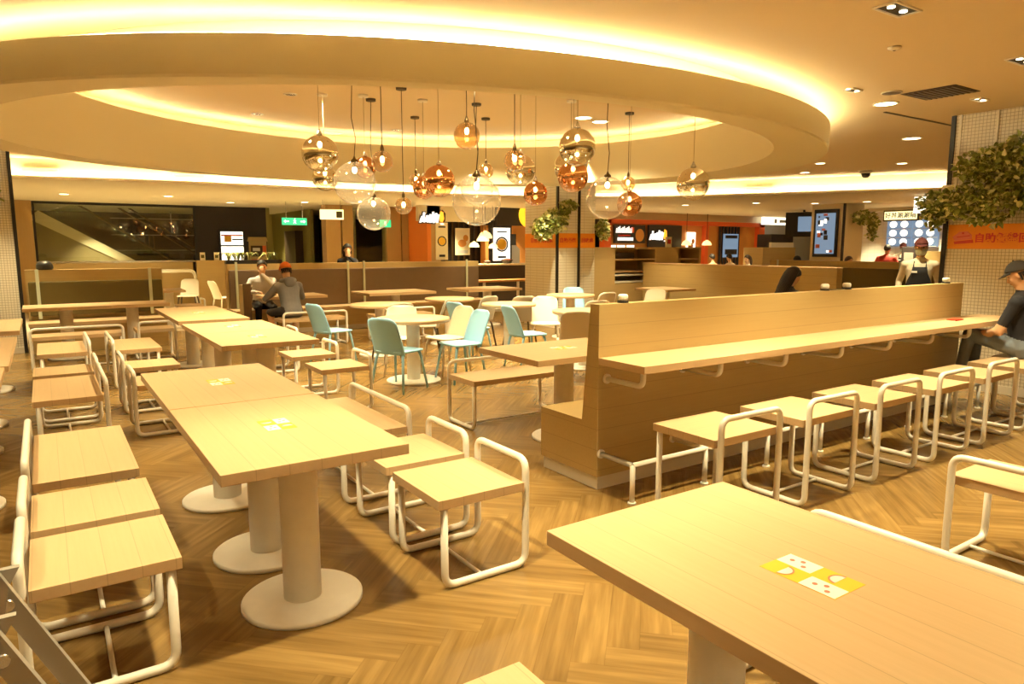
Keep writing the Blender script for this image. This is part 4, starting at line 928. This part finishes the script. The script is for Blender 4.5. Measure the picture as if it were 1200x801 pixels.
poster('poster', 'large cream poster with a bowl in a black ring under the biggest clear globe', 10.86, 16.708, 1.64, .56, .92, 'lightbox', 'bowl')
def shade_lamp(x, y, z, r, label):
    t = thing('shade_lamp', label, 'lamp', (x, y, z), 0, 'small glowing shade lamps in the shops')
    MB().lathe([(r, 0), (r*.96, r*.3), (r*.7, r*.75), (r*.25, r*1.0), (r*.2, r*1.1)], 0, 0, 20, cap=False).build('shade', 'shade_lit', t)
    MB().tube([(0, 0, r), (0, 0, 2.66-z)], .008, 6).build('cord', 'cord', t)
for x, y, z, r, nm in ((9.92, 16.2, 1.72, .17, 'leftmost'), (10.12, 16.4, 1.80, .19, 'topmost'), (9.70, 16.3, 1.56, .14, 'lowest left'), (10.18, 16.1, 1.53, .13, 'lowest right'), (12.0, 16.3, 1.70, .12, 'beside the banner column')):
    shade_lamp(x, y, z, r, 'glowing shade lamp over the serving counter, %s' % nm)
t = thing('shop_emblem', 'round yellow swirl emblem on a black fascia left of the banner column', 'sign', (11.75, 16.6, 2.45), 0)
MB().box(-1.1, 1.0, .05, .15, -.28, .21).build('fascia', 'charcoal', t)
m_ = MB().lathe([(.0001, 0), (.36, 0), (.36, .04), (.0001, .04)], 0, 0, 40, cap=False); o = m_.build('disc', 'sign_yellow', t); o.rotation_euler = (R(90), 0, 0); o.location = (0, .04, .02)
sw = [((.05+.012*k)*math.cos(.45*k+1.2), -.006, (.05+.012*k)*math.sin(.45*k+1.2)+.06) for k in range(12)]
MB().tube(sw, .05, 8, r2=.03).build('swirl', 'darkbrown', t)
t = thing('kitchen_door', 'dark kitchen doorway with a pale blue appliance left of the banner column', 'door', (11.62, 17.6, 0), 0)
MB().box(-.75, .75, .02, .3, 0, 2.2).build('frame', 'tan', t); MB().box(-.32, .32, -.02, .0, .9, 1.95).build('opening', 'black', t); MB().prism([(-.22, .9), (.26, .9), (.26, 1.5), (.12, 1.62), (-.14, 1.62), (-.2, 1.45)], -.30, -.06, 1).build('appliance', 'greywall', t)
MB().lathe([(.06, 1.62), (.04, 1.72), (.0001, 1.74)], 0, -.16, 14).build('chimney', 'greywall', t)
for i, (x, y, w_) in enumerate(((9.9, 15.95, .22), (10.5, 15.9, .34))):
    t = thing('serving_bowl', '%s dark bowl on the serving counter top' % ('small' if i == 0 else 'wide'), 'bowl', (x, y, 1.1205), 0)
    MB().lathe([(w_*.3, 0), (w_*.5, w_*.3), (w_*.46, w_*.3), (w_*.25, .02), (.0001, .02)], 0, 0, 20).build('body', 'darkbrown', t); MB().sphere((0, 0, w_*.24), w_*.4, rz=w_*.16, seg=12, rings=8).build('food', 'pink', t)
t = thing('low_table', 'long reddish table in front of the dark serving counter', 'table', (9.7, 14.75, 0), 0)
MB().box(-1.0, 1.4, -.3, .3, .71, .75).build('tabletop', 'tan', t)
for x in (-.8, .2, 1.2): MB().box(x, x+.05, -.25, -.2, 0, .71).build('leg', 'tube', t)
# ---------------------------------------------------------------- orange shop
t = thing('menu_board', 'black menu board with a small white brush sign in the orange shop', 'sign', (15.35, 16.25, 1.98), 0)
MB().box(-.66, .66, 0, .05, -.30, .26).build('panel', 'charcoal', t)
m_ = MB()
for k in range(11): m_.prism([(-.60+.063*k, .02), (-.56+.063*k, .02), (-.545+.063*k, .16+.03*(k % 3)), (-.575+.063*k, .16+.03*(k % 3))], -.012, -.001, 1)
for k in range(9): m_.box(-.52+.075*k, -.47+.075*k, -.012, -.001, -.22, -.12)
m_.build('lettering', 'sign_white', t); MB().box(.04, .16, -.012, -.001, .03, .20).build('emblem', 'redorange', t); MB().box(-.5, .02, -.012, -.001, -.08, -.04).build('stripe', 'redtext', t)
MB().sphere((.42, -.003, -.05), .19, .012, .20).build('printed_dish', 'tan', t)
bs = brush_sign('shop_sign', 'white brush lettering with an orange block on the dark panel of the orange shop', (16.2, 16.25, 1.78), .62)
t = thing('card_stand', 'small picture card on top of the shelf cabinet', 'sign', (12.2, 11.6, 1.5605), 0)
MB().box(-.09, .09, 0, .03, 0, .24).build('card', 'poster', t); MB().box(-.05, .05, -.01, -.001, .08, .18).build('picture', 'redtext', t)
for i, x in enumerate((14.82, 15.2, 15.6)):
    t = thing('menu_card', '%s of the glowing menu cards below the black menu board' % ('leftmost', 'middle one', 'rightmost')[i], 'sign', (x, 16.468, 1.52), 0)
    MB().box(-.15, .15, 0, .03, -.10, .10).build('card', 'lightbox', t); MB().box(-.10, .10, -.01, -.001, -.05, .0).build('picture', 'yellow', t)
poster('poster', 'cream food poster on the orange wall between two lamps', 18.35, 16.44, 1.65, .44, .82, 'lightbox', 'food')
shade_lamp(17.75, 16.1, 1.62, .16, 'glowing shade lamp on the orange wall left of its poster'); shade_lamp(18.75, 16.1, 1.62, .16, 'glowing shade lamp on the orange wall right of its poster')
t = thing('striped_menu', 'tall lit menu between dark upright stripes on the orange wall', 'sign', (20.3, 16.40, 0), 0)
for k in range(7): MB().box(-.54+.165*k, -.46+.165*k, 0, .05, .9, 2.27).build('slat', 'charcoal', t)
MB().box(-.36, .40, -.05, -.001, 1.2, 2.02).build('panel', 'screen', t); MB().box(-.30, .34, -.06, -.051, 1.3, 1.48).box(-.30, .34, -.06, -.051, 1.86, 1.97).build('print', 'charcoal', t)
t = thing('hanging_sign', 'white lit direction sign hanging before the blue-grey wall', 'sign', (22.6, 16.2, 2.50), R(0))
MB().box(-.75, .75, 0, .08, -.13, .14).build('panel', 'lightbox', t); MB().box(-.1, .05, -.01, -.001, -.07, .08).box(.2, .6, -.01, -.001, -.05, .06).build('print', 'greywall', t)
t = thing('monitor', 'tilted dark monitor hanging left of the screen pillar', 'screen', (18.9, 12.6, 2.22), R(-60))
o = MB().box(-.5, .5, 0, .12, -.36, .36).build('case', 'black', t); o.rotation_euler = (R(10), 0, 0); o = MB().box(-.15, .38, -.012, -.001, -.2, .24).build('screen', 'screen', t); o.rotation_euler = (R(10), 0, 0)
MB().box(-.03, .03, .03, .08, .35, .435).build('bracket', 'black', t)
t = thing('drinks_counter', 'oak counter with white machines left of the screen pillar', 'counter', (19.0, 13.3, 0), 0)
MB().box(-1.0, .6, 0, .7, 0, 1.55).build('body', 'oak_panel', t); MB().box(-.5, .6, .1, .6, 1.551, 1.95).build('machine', 'charcoal', t); MB().box(-.6, .5, .0, .09, 1.551, 1.70).build('machine', 'paper', t)
# tall screen on the pillar
t = thing('display_screen', 'tall black framed display showing blue menu pictures on the pillar', 'screen', (16.99, 10.65, 1.93), 0)
MB().box(-.06, -.001, -.33, .33, -.62, .60).build('frame', 'black', t); MB().box(-.066, -.061, -.27, .27, -.54, .50).build('picture', 'screen', t)
m_ = MB(); rnd = random.Random(2)
for k in range(16):
    y = rnd.uniform(-.2, .2); z = rnd.uniform(-.5, .46); a = rnd.uniform(.02, .07); b = rnd.uniform(.02, .06); m_.cur = k % 3; m_.box(-.070-.0004*k, -.0665, y-a, min(.27, y+a), z-b, z+b)
m_.build('picture_detail', ['charcoal', 'lightbox', 'pink'], t)
# ---------------------------------------------------------------- white tiled shop
t = thing('shop_sign', 'yellow lit shop sign with five dark characters over the menu boards', 'sign', (19.94, 10.25, 2.43), 0)
MB().box(-.10, -.04, -.48, .48, -.15, .15).build('case', 'olive', t); MB().box(-.12, -.101, -.44, .44, -.11, .11).build('panel', 'sign_cream', t)
lettering('好丼涮涮鍋', 0.17, (-.123, 0, -.005), '-x', t, 'charcoal', depth=0.002, bold=0.002)
for y0, nm in ((10.62, 'left'), (9.92, 'right')):
    t = thing('menu_board', '%s pale blue lit menu board of six white plates' % nm, 'sign', (19.97, y0-.32, 1.95), 0, 'menu boards of plates')
    MB().box(-.05, -.0, -.34, .34, -.38, .36).build('panel', 'screen', t)
    for r_ in range(3):
        for c_ in range(2):
            m_ = MB().sphere((-.052, .17-.30*c_, .24-.24*r_), .008, .105, .095, seg=16, rings=8); m_.build('printed_plate', 'lightbox', t)
    for r_ in range(3): MB().box(-.056, -.051, -.32, .32, .105-.24*r_, .12-.24*r_).build('divider', 'greywall', t)
t = thing('serving_counter', 'white tiled shop counter behind the far booth', 'counter', (18.9, 7.2, 0), 0)
MB().box(0, .5, 2.1, 4.9, 0, 1.08).build('front', 'oak_panel_y', t); MB().box(-.03, .53, 2.1, 4.9, 1.08, 1.12).build('worktop', 'charcoal', t)
t = thing('kitchen_machine', 'dark kitchen machine on the counter of the white tiled shop', 'appliance', (19.2, 9.55, 1.1205), 0)
MB().bbox(-.15, .15, -.2, .2, 0, .45, .02).build('body', 'charcoal', t); MB().box(-.17, -.151, -.12, .12, .1, .3).build('panel', 'grey_metal', t)
t = thing('light_sign', 'small white lit sign at the tip of the ivy on the right column', 'sign', (15.6, 7.55, 2.45), R(-60))
MB().box(-.22, .22, 0, .05, -.17, .17).build('panel', 'lightbox', t); MB().box(-.1, .1, -.006, -.001, -.08, .08).build('print', 'greywall', t); MB().box(-.01, .01, .02, .03, .17, .21).build('rod', 'steel', t)
# ---------------------------------------------------------------- people
M['skin'] = mat('skin', (0.62, 0.36, 0.20), 0.5); M['lip'] = mat('lips', (0.45, 0.16, 0.11), 0.5); M['eye'] = mat('eyes', (0.03, 0.02, 0.015), 0.3)
M['hair'] = mat('black_hair', (0.016, 0.011, 0.008), 0.6, noise=0.3, nscale=60)
M['hair_brown'] = mat('dark_brown_hair', (0.055, 0.028, 0.014), 0.42, noise=0.3, nscale=60)
def cloth(name, col): M[name] = mat(name, col, 0.85, noise=0.10, nscale=25)
cloth('pale_shirt', (0.55, 0.52, 0.48)); cloth('black_cloth', (0.010, 0.009, 0.012)); cloth('jeans', (0.16, 0.19, 0.23)); cloth('grey_hoodie', (0.19, 0.185, 0.19)); cloth('orange_cloth', (0.72, 0.17, 0.02))
cloth('white_cloth', (0.70, 0.62, 0.47)); cloth('navy_apron', (0.010, 0.010, 0.013)); cloth('mask_cloth', (0.60, 0.66, 0.58)); cloth('red_cloth', (0.60, 0.07, 0.05)); cloth('dark_trousers', (0.03, 0.025, 0.028)); cloth('tan_cloth', (0.5, 0.33, 0.17)); cloth('cap_dark', (0.045, 0.040, 0.036)); cloth('maroon', (0.10, 0.018, 0.014))
def capsule(mb, a, b, ra, rb, seg=12):
    a, b = Vector(a), Vector(b); d = (b-a); L_ = max(d.length, 1e-4); d /= L_
    up = Vector((0, 0, 1)) if abs(d.z) < 0.95 else Vector((1, 0, 0)); n1 = d.cross(up).normalized(); n2 = d.cross(n1); v = []; rows = []
    for k in range(5): t = PI/2*(k/4); rows.append((a-d*ra*math.cos(t), ra*math.sin(t)))
    for k in range(5): t = PI/2*(k/4); rows.append((b+d*rb*math.sin(t), rb*math.cos(t)))
    for c, r in rows: v += [c+(n1*math.cos(2*PI*i/seg)+n2*math.sin(2*PI*i/seg))*max(r, 1e-4) for i in range(seg)]
    mb.add(v, [(j*seg+i, j*seg+(i+1) % seg, (j+1)*seg+(i+1) % seg, (j+1)*seg+i) for j in range(9) for i in range(seg)], True)
def loft(mb, secs, seg=20):
    """closed body through oval sections: (centre, half width vector, half depth vector)"""
    v = []; f = []
    for c, wv, dv in secs:
        for i in range(seg):
            a = 2*PI*i/seg; ca, sa = math.cos(a), math.sin(a); e = 0.85
            v.append(Vector(c)+Vector(wv)*math.copysign(abs(ca)**e, ca)+Vector(dv)*math.copysign(abs(sa)**e, sa))
    n = len(secs)
    f = [(j*seg+i, j*seg+(i+1) % seg, (j+1)*seg+(i+1) % seg, (j+1)*seg+i) for j in range(n-1) for i in range(seg)]
    f += [tuple(range(seg))[::-1], tuple((n-1)*seg+i for i in range(seg))]
    mb.add(v, f, True)
def ik(a, b, l1, l2, pole):
    a, b, pole = Vector(a), Vector(b), Vector(pole); d = b-a; L_ = min(d.length, (l1+l2)*0.999); u = d.normalized()
    x = (l1*l1-l2*l2+L_*L_)/(2*L_); h = math.sqrt(max(l1*l1-x*x, 0)); p = pole-u*pole.dot(u); p = p.normalized() if p.length > 1e-5 else Vector((0, 0, 1))
    return a+u*x+p*h, a+u*L_
def person(label, loc, face_az, pelvis, lean, hands, feet, wear, head=(0, 0), hair='short', hair_m='hair', voxel=0.011, k=1.0, width=1.0, knee_out=0.05, grip=0.6, sleeve=1.0, shorts=False, hunch=0.0):
    """standing on the root: +y local is forward. hands/feet: local targets (left = -x). lean: torso pitch forward; head: (pitch down, yaw right)"""
    t = thing('person', label, 'person', loc, R(-face_az))
    pv = Vector(pelvis); ax = Vector((0, math.sin(R(lean)), math.cos(R(lean)))); fw = Vector((0, math.cos(R(lean)), -math.sin(R(lean)))); X = Vector((1, 0, 0))
    H = lambda u, f=0.0: pv+ax*u*k+fw*(f-hunch*u*u)*k
    mb = MB(); bones = []
    def bone(a, b, ra, rb, m): capsule(mb, a, b, ra*k, rb*k); bones.append((Vector(a), Vector(b), ra*k, rb*k, m))
    top, bot, sk = wear['top'], wear['bottom'], 'skin'
    wd = width*k
    # neck base follows the hunch
    nb = H(.50, .0) + Vector((0, hunch*0.28*k, 0)); 
    secs = [(H(-.09), X*.145*wd, fw*.10*k), (H(.0), X*.172*wd, fw*.118*k), (H(.12), X*.152*wd, fw*.108*k), (H(.24), X*.155*wd, fw*.112*k), (H(.36), X*.172*wd, fw*.118*k), (H(.44), X*.165*wd, fw*.10*k), (H(.495), X*.105*wd, fw*.075*k), (H(.525), X*.058*k, fw*.055*k)]
    loft(mb, secs)
    for a, b, r in ((H(0), H(.2), .15), (H(.2), H(.40), .15)): bones.append((a, b, r*k, r*k, top))
    bones.append((H(-.08), H(.0), .16*k, .16*k, wear.get('hip', bot)))
    # head
    hp, hy = R(head[0]), R(head[1]); rot = Matrix.Rotation(-hy, 3, 'Z') @ Matrix.Rotation(-hp, 3, 'X')
    neck = H(.52); hc = neck+Vector((0, .025, .03))*k+(ax*.5+Vector((0, 0, .5))).normalized()*.125*k
    hd = lambda x, y, z: hc+rot @ Vector((x*k, y*k, z*k))
    bone(H(.46), hd(0, -.015, -.05), .056, .052, sk)
    mb.sphere(hc+rot @ Vector((0, -.008, .025))*k, .076*k, .094*k, .098*k, 18, 14, rot); mb.sphere(hd(0, .018, -.045), .058*k, .066*k, .075*k, 16, 12, rot)
    mb.sphere(hd(0, .052, -.09), .030*k, .028*k, .025*k, 12, 8, rot)                       # chin
    capsule(mb, hd(0, .083, .012), hd(0, .100, -.026), .009*k, .014*k)                      # nose
    for s in (-1, 1):
        mb.sphere(hd(s*.078, -.004, -.004), .010*k, .020*k, .031*k, 10, 8, rot)             # ears
        mb.sphere(hd(s*.038, .066, -.018), .022*k, .018*k, .022*k, 10, 8, rot)              # cheeks
        capsule(mb, hd(s*.014, .083, .030), hd(s*.050, .072, .030), .009*k, .008*k)         # brows
    capsule(mb, hd(-.018, .082, -.056), hd(.018, .082, -.056), .010*k, .010*k)              # mouth
    bones.append((hd(0, 0, -.04), hd(0, 0, .05), .08*k, .08*k, sk))
    marks = [(hd(s*.033, .082, .010), .0125*k, 'eye') for s in (-1, 1)]+[(hd(s*.010, .090, -.057), .013*k, 'lip') for s in (-1, 1)]
    # arms
    for s, tg in zip((-1, 1), hands):
        sh = H(.425)+X*s*.172*wd; el, wr = ik(sh, tg[0], .285*k, .25*k, tg[1])
        bone(H(.43)+X*s*.10*wd, sh, .07, .064, top); bone(sh, el, .058, .047, top); md = el+(wr-el)*(sleeve if sleeve > 0 else 0.02)
        if sleeve >= 0.99: bone(el, wr, .046, .033, top)
        elif sleeve <= 0: bones[-1] = (bones[-1][0], sh+(el-sh)*.7, .058*k, .052*k, top); bone(sh+(el-sh)*.72, el, .044, .040, sk); bone(el, wr, .040, .029, sk)
        else: bone(el, md, .046, .040, top); bone(md, wr, .036, .029, sk)
        fd = (wr-el).normalized() if len(tg) < 3 else Vector(tg[2]).normalized()
        pl = Vector(tg[3]).normalized() if len(tg) > 3 else Vector((0, 0, -1)); sd = fd.cross(pl).normalized(); pl = sd.cross(fd).normalized()
        palm = wr+fd*.075*k; rm = Matrix((sd, fd, pl)).transposed(); mb.sphere(wr+fd*.05*k, .041*k, .055*k, .017*k, 12, 8, rm); bones.append((wr, palm, .03*k, .03*k, sk))
        g = grip
        for q, (o, ln) in enumerate(((-.030, .066), (-.010, .076), (.011, .072), (.031, .056))):
            b0 = wr+fd*.088*k+sd*o*k; a1 = .35*g; a2 = 1.0*g; d1 = fd*math.cos(a1)+pl*math.sin(a1); d2 = fd*math.cos(a2)+pl*math.sin(a2)
            b1 = b0+d1*ln*.52*k; bone(b0-fd*.02*k, b1, .0105, .0095, sk); bone(b1, b1+d2*ln*.5*k, .0095, .0080, sk)
        tb = wr+fd*.03*k-sd*s*.036*k; td = (fd*.75-sd*s*.6+pl*.25*g).normalized(); bone(tb, tb+td*.034*k, .0125, .0110, sk); bone(tb+td*.034*k, tb+td*.034*k+(td+fd*.5).normalized()*.026*k, .0110, .0090, sk)
    # legs
    for s, tg in zip((-1, 1), feet):
        hp_ = pv+X*s*.092*k; kn, an = ik(hp_, tg[0], .43*k, .41*k, tg[1])
        bone(hp_, kn, .092, .062, bot); bone(kn, an, .060, .044, sk if shorts else bot); ft = Vector(tg[2] if len(tg) > 2 else (0, 1, -.25)).normalized()
        bone(an+Vector((0, -.02, -.045))*k, an+Vector((0, -.02, -.045))*k+ft*.15*k, .042, .036, wear.get('shoe', 'black_cloth'))
    me = mb.mesh('person_raw', weld=False); tmp = bpy.data.objects.new('person_raw', me); C.objects.link(tmp)
    rm_ = tmp.modifiers.new('r', 'REMESH'); rm_.mode = 'VOXEL'; rm_.voxel_size = voxel*k; rm_.use_smooth_shade = True
    sm_ = tmp.modifiers.new('s', 'SMOOTH'); sm_.factor = 0.5; sm_.iterations = 2
    dg = bpy.context.evaluated_depsgraph_get(); dg.update(); bm_ = bpy.data.meshes.new_from_object(tmp.evaluated_get(dg)); bpy.data.objects.remove(tmp); bm_.name = 'body'
    names = []; idx = {}
    for m in [b[4] for b in bones]+[q[2] for q in marks]:
        if m not in idx: idx[m] = len(names); names.append(m)
    bm_.materials.clear()
    for p in bm_.polygons:
        c = p.center; best = 1e9; bi = 0
        for a, b, ra, rb, m in bones:
            d = b-a; tt = max(0.0, min(1.0, (c-a).dot(d)/max(d.length_squared, 1e-9))); q = (c-a-d*tt).length-(ra+(rb-ra)*tt)
            if q < best: best = q; bi = idx[m]
        for mp, mr, mm in marks:
            if (c-mp).length < mr: bi = idx[mm]
        p.material_index = bi; p.use_smooth = True
    link('body', bm_, names, t)
    # hair and headgear
    def cap_shell(z0, grow, back, mt, name, front=.03):
        hb = MB(); v = []; n1, n2 = 22, 10
        for j in range(n2+1):
            for i in range(n1):
                a = 2*PI*i/n1; fr = (1+math.sin(a))/2; lo = z0+(front-z0)*fr if back is None else back+(front-back)*(fr**1.5)
                th = (PI/2-math.asin(max(-1, min(1, lo/(.098+grow)))))*(j/n2)
                v.append(hd(math.cos(a)*(.076+grow)*math.sin(th), -.008+math.sin(a)*(.094+grow)*math.sin(th), .025+(.098+grow)*math.cos(th)))
        f = [(j*n1+i, j*n1+(i+1) % n1, (j+1)*n1+(i+1) % n1, (j+1)*n1+i) for j in range(n2) for i in range(n1)]
        hb.add(v, f, True); o = hb.build(name, mt, t); so = o.modifiers.new('thickness', 'SOLIDIFY'); so.thickness = .012*k; so.offset = -1; return o
    if hair == 'short': cap_shell(0, .012, -.075, hair_m, 'hair', .062)
    if hair in ('long', 'bob'):
        cap_shell(0, .014, -.09, hair_m, 'hair', .05)
        hb = MB(); ln = .36 if hair == 'long' else .17
        for i in range(15):
            a = PI*(1.02+.96*i/14); x, y = .080*math.cos(a), -.008+.095*math.sin(a)
            hb.tube([hd(x*.9, y*.9, .07), hd(x*1.12, y*1.10-.005, .0), hd(x*1.15, y*1.15-.012, -.09), hd(x*1.05, y*1.1-.02, -ln*.6), hd(x*.9, y-.02, -ln)], .022*k, 8, r2=.008*k)
        hb.build('hair_lock', hair_m, t, weld=False)
    if hair == 'cap' or wear.get('cap'):
        cm = wear['cap']; cp = cap_shell(0, .017, .0, cm, 'cap', .035)
        br = MB(); v = []; up = wear.get('peak', 'front')
        sg = 1 if up == 'front' else -1
        for j in range(4):
            for i in range(11):
                a = PI*(.14+.72*i/10); q = 1.0+.62*(j/3)*math.sin(a); v.append(hd(math.cos(a)*.094, sg*math.sin(a)*(.105*q)-.008, .048-.020*(j/3)+.006*math.sin(a)))
        br.add(v, [(j*11+i, j*11+i+1, (j+1)*11+i+1, (j+1)*11+i) for j in range(3) for i in range(10)], True); o = br.build('cap_peak', cm, cp); so = o.modifiers.new('thickness', 'SOLIDIFY'); so.thickness = .006
        MB().sphere(hd(0, -.008, .142), .009*k, seg=10, rings=6).build('cap_button', cm, cp)
        if hair == 'cap': 
            hb = MB()
            for i in range(11):
                a = PI*(1.05+.9*i/10); hb.tube([hd(.079*math.cos(a), -.008+.096*math.sin(a), .02), hd(.078*math.cos(a), -.008+.093*math.sin(a), -.055)], .014*k, 8, r2=.007*k)
            hb.build('hair', hair_m, t, weld=False)
    if wear.get('mask'):
        mk = MB(); v = []
        for j in range(5):
            for i in range(9):
                a = PI*(.08+.84*i/8); rr = (.068, .078, .074, .070, .060)[j]; v.append(hd(math.cos(a)*rr*1.02, .012+math.sin(a)*(rr+.020)-(.02 if j == 4 else 0), -.012-.024*j))
        mk.add(v, [(j*9+i, j*9+i+1, (j+1)*9+i+1, (j+1)*9+i) for j in range(4) for i in range(8)], True); o = mk.build('face_mask', 'mask_cloth', t); so = o.modifiers.new('thickness', 'SOLIDIFY'); so.thickness = .004
    if wear.get('apron'):
        ap = MB(); v = []
        rows = ((.40, .085), (.30, .10), (.20, .14), (.05, .165), (-.1, .17), (-.30, .16), (-.5, .16))
        for u, hw in rows:
            for i in range(9):
                x = -1+2*i/8; c = .120+.004-.05*x*x*(hw/.17); 
                q = H(u) if u > -.05 else pv+Vector((0, 0, u*k)); v.append(q+X*x*hw*wd*1.02+fw*(c+.012)*k)
        ap.add(v, [(j*9+i, j*9+i+1, (j+1)*9+i+1, (j+1)*9+i) for j in range(6) for i in range(8)], True); o = ap.build('apron', wear['apron'], t); so = o.modifiers.new('thickness', 'SOLIDIFY'); so.thickness = .006
        for s in (-1, 1): MB().tube([H(.40, .10)+X*s*.075*wd, H(.47, .075)+X*s*.07*wd, H(.515, .0)+X*s*.06*wd, H(.50, -.06)+X*s*.02*wd], .009*k, 6).build('apron_strap', wear['apron'], t)
        MB().bbox(.03, .10, -.004, .004, -.014, .014, .002).build('name_badge', 'paper', t, loc=H(.33, .137))
    if wear.get('hood'):
        hb = MB()
        ring_ = [H(.50)+X*math.cos(a)*.105*k+fw*(-.035+math.sin(a)*.085)*k+ax*(-.012*math.sin(a)-.02*(math.sin(a) < 0))*k for a in [2*PI*i/20 for i in range(20)]]
        hb.tube(ring_, .034*k, 10, closed=True); hb.sphere(H(.44, -.12), .095*k, .045*k, .085*k, 14, 10); hb.build('hood', top, t, weld=False)
    return t
DN = (0, 0, -1)
# man with the black cap on the last bar stool, thighs under the worktop, reading what he holds
person('man in black cap, dark T-shirt and jeans sitting at the counter', (7.58, 2.66, 0), -8, (0, .02, .635), 13,
       [((-.10, .38, .735), (-.6, -.4, -.5), (.35, .9, -.1), (.2, 0, -1)), ((.10, .36, .735), (.6, -.4, -.5), (-.35, .9, -.1), (-.2, 0, -1))],
       [((-.15, .50, .33), (0, .2, 1), (0, 1, -.3)), ((.13, .46, .30), (0, .2, 1), (0, 1, -.3))],
       {'top': 'black_cloth', 'bottom': 'jeans', 'cap': 'cap_dark', 'shoe': 'black_cloth'}, head=(26, -4), hair='cap', voxel=.0075, width=1.12, sleeve=0, hunch=.22)
# the two men at the table by the brown booth
person('man in a pale shirt resting his chin on his hand', (3.26, 12.98, 0), 186, (0, -.02, .545), 16,
       [((.02, .275, 1.085), (-.7, .3, -.8), (.05, -.05, 1), (0, -1, 0)), ((.17, .36, .79), (.8, -.3, -.5), (-.7, .6, 0), DN)],
       [((-.14, .42, .10), (0, .2, 1)), ((.14, .42, .10), (0, .2, 1))],
       {'top': 'pale_shirt', 'bottom': 'black_cloth'}, head=(10, 4), hair='short', voxel=.009, width=1.08, hunch=.15, grip=.9)
person('man seen from behind in orange cap and grey hooded jacket', (3.27, 11.22, 0), -4, (0, .0, .545), 24,
       [((-.14, .42, .80), (-.8, -.2, -.5), (.4, .9, 0), DN), ((.10, .44, .80), (.8, -.2, -.5), (-.4, .9, 0), DN)],
       [((-.16, .38, .10), (-.2, .3, 1)), ((.16, .36, .10), (.2, .3, 1))],
       {'top': 'grey_hoodie', 'bottom': 'dark_trousers', 'cap': 'orange_cloth', 'hood': True, 'hip': 'grey_hoodie'}, head=(14, -6), hair='cap', voxel=.010, width=1.04, hunch=.2, shorts=True)
# woman behind the counter wall
person('woman with long dark hair bowing her head behind the counter wall', (8.20, 5.75, 0), 100, (0, 0, .53), 18,
       [((-.12, .36, .78), (-.7, -.3, -.5)), ((.12, .36, .78), (.7, -.3, -.5))], [((-.12, .42, .10), (0, .2, 1)), ((.12, .42, .10), (0, .2, 1))],
       {'top': 'black_cloth', 'bottom': 'dark_trousers'}, head=(24, 12), hair='long', voxel=.010, width=.92)
# worker
person('worker in a dark cap, face mask and black apron standing beyond the counter wall', (10.5, 5.10, 0), 243, (0, 0, .90), 3,
       [((-.26, .02, .86), (-.2, -1, 0)), ((.26, .02, .86), (.2, -1, 0))], [((-.10, .0, .09), (0, 1, 0)), ((.10, .02, .09), (0, 1, 0))],
       {'top': 'white_cloth', 'bottom': 'dark_trousers', 'cap': 'maroon', 'apron': 'navy_apron', 'mask': True}, head=(8, 0), hair='cap', voxel=.010, width=1.06, k=.985)
# background
person('woman in black standing in the corridor, one hand at her face', (5.25, 13.95, 0), 195, (0, 0, .875), 4,
       [((-.02, .185, 1.36), (-.8, .1, -.7), (.1, 0, 1), (0, -1, 0)), ((.22, .06, .85), (.3, -1, 0))], [((-.10, 0, .09), (0, 1, 0)), ((.10, .03, .09), (0, 1, 0))],
       {'top': 'black_cloth', 'bottom': 'dark_trousers'}, head=(8, -10), hair='bob', voxel=.013, width=.92, k=.95)
person('customer in a red top seen from behind at the white tiled shop', (18.3, 9.75, 0), 75, (0, 0, .87), 6,
       [((-.24, .30, 1.0), (-.5, -.5, -.5)), ((.24, .30, 1.0), (.5, -.5, -.5))], [((-.10, 0, .09), (0, 1, 0)), ((.10, .03, .09), (0, 1, 0))],
       {'top': 'red_cloth', 'bottom': 'dark_trousers'}, head=(6, 0), hair='short', voxel=.015, width=1.15, k=.95)
person('cook in white top, apron and mask in the white tiled shop', (19.72, 10.05, 0), 250, (0, 0, .90), 4,
       [((-.2, .12, 1.15), (-.8, -.4, -.4)), ((.2, .12, 1.15), (.8, -.4, -.4))], [((-.10, 0, .09), (0, 1, 0)), ((.10, .03, .09), (0, 1, 0))],
       {'top': 'white_cloth', 'bottom': 'dark_trousers', 'cap': 'maroon', 'apron': 'navy_apron', 'mask': True}, head=(14, 0), hair='cap', voxel=.015, k=.97)
def diner(label, x, y, az, hair='short', top='tan_cloth', hm='hair', z=.545):
    person(label, (x, y, 0), az, (0, 0, z), 8, [((-.14, .36, .80), (-.7, -.3, -.5)), ((.14, .36, .80), (.7, -.3, -.5))], [((-.12, .42, .10), (0, .2, 1)), ((.12, .42, .10), (0, .2, 1))],
           {'top': top, 'bottom': 'dark_trousers'}, head=(10, 0), hair=hair, hair_m=hm, voxel=.018)
diner('dark-haired diner before the orange wall, left one of the three heads', 17.35, 15.2, 0)
diner('dark-haired diner before the orange wall, middle one of the three heads', 18.1, 15.2, 0)
diner('dark-haired diner before the orange wall, right one of the three heads', 18.95, 15.2, 0)
diner('woman with brown tied hair and a pale top sitting left of the screen pillar', 16.9, 12.9, 280, 'bob', 'white_cloth', 'hair_brown')
diner('dark-haired diner whose head shows below the left edge of the tall screen', 16.05, 10.75, 20, 'short', 'black_cloth')
diner('brown-haired diner whose head shows below the right edge of the tall screen', 16.42, 9.75, 190, 'short', 'maroon', 'hair_brown')
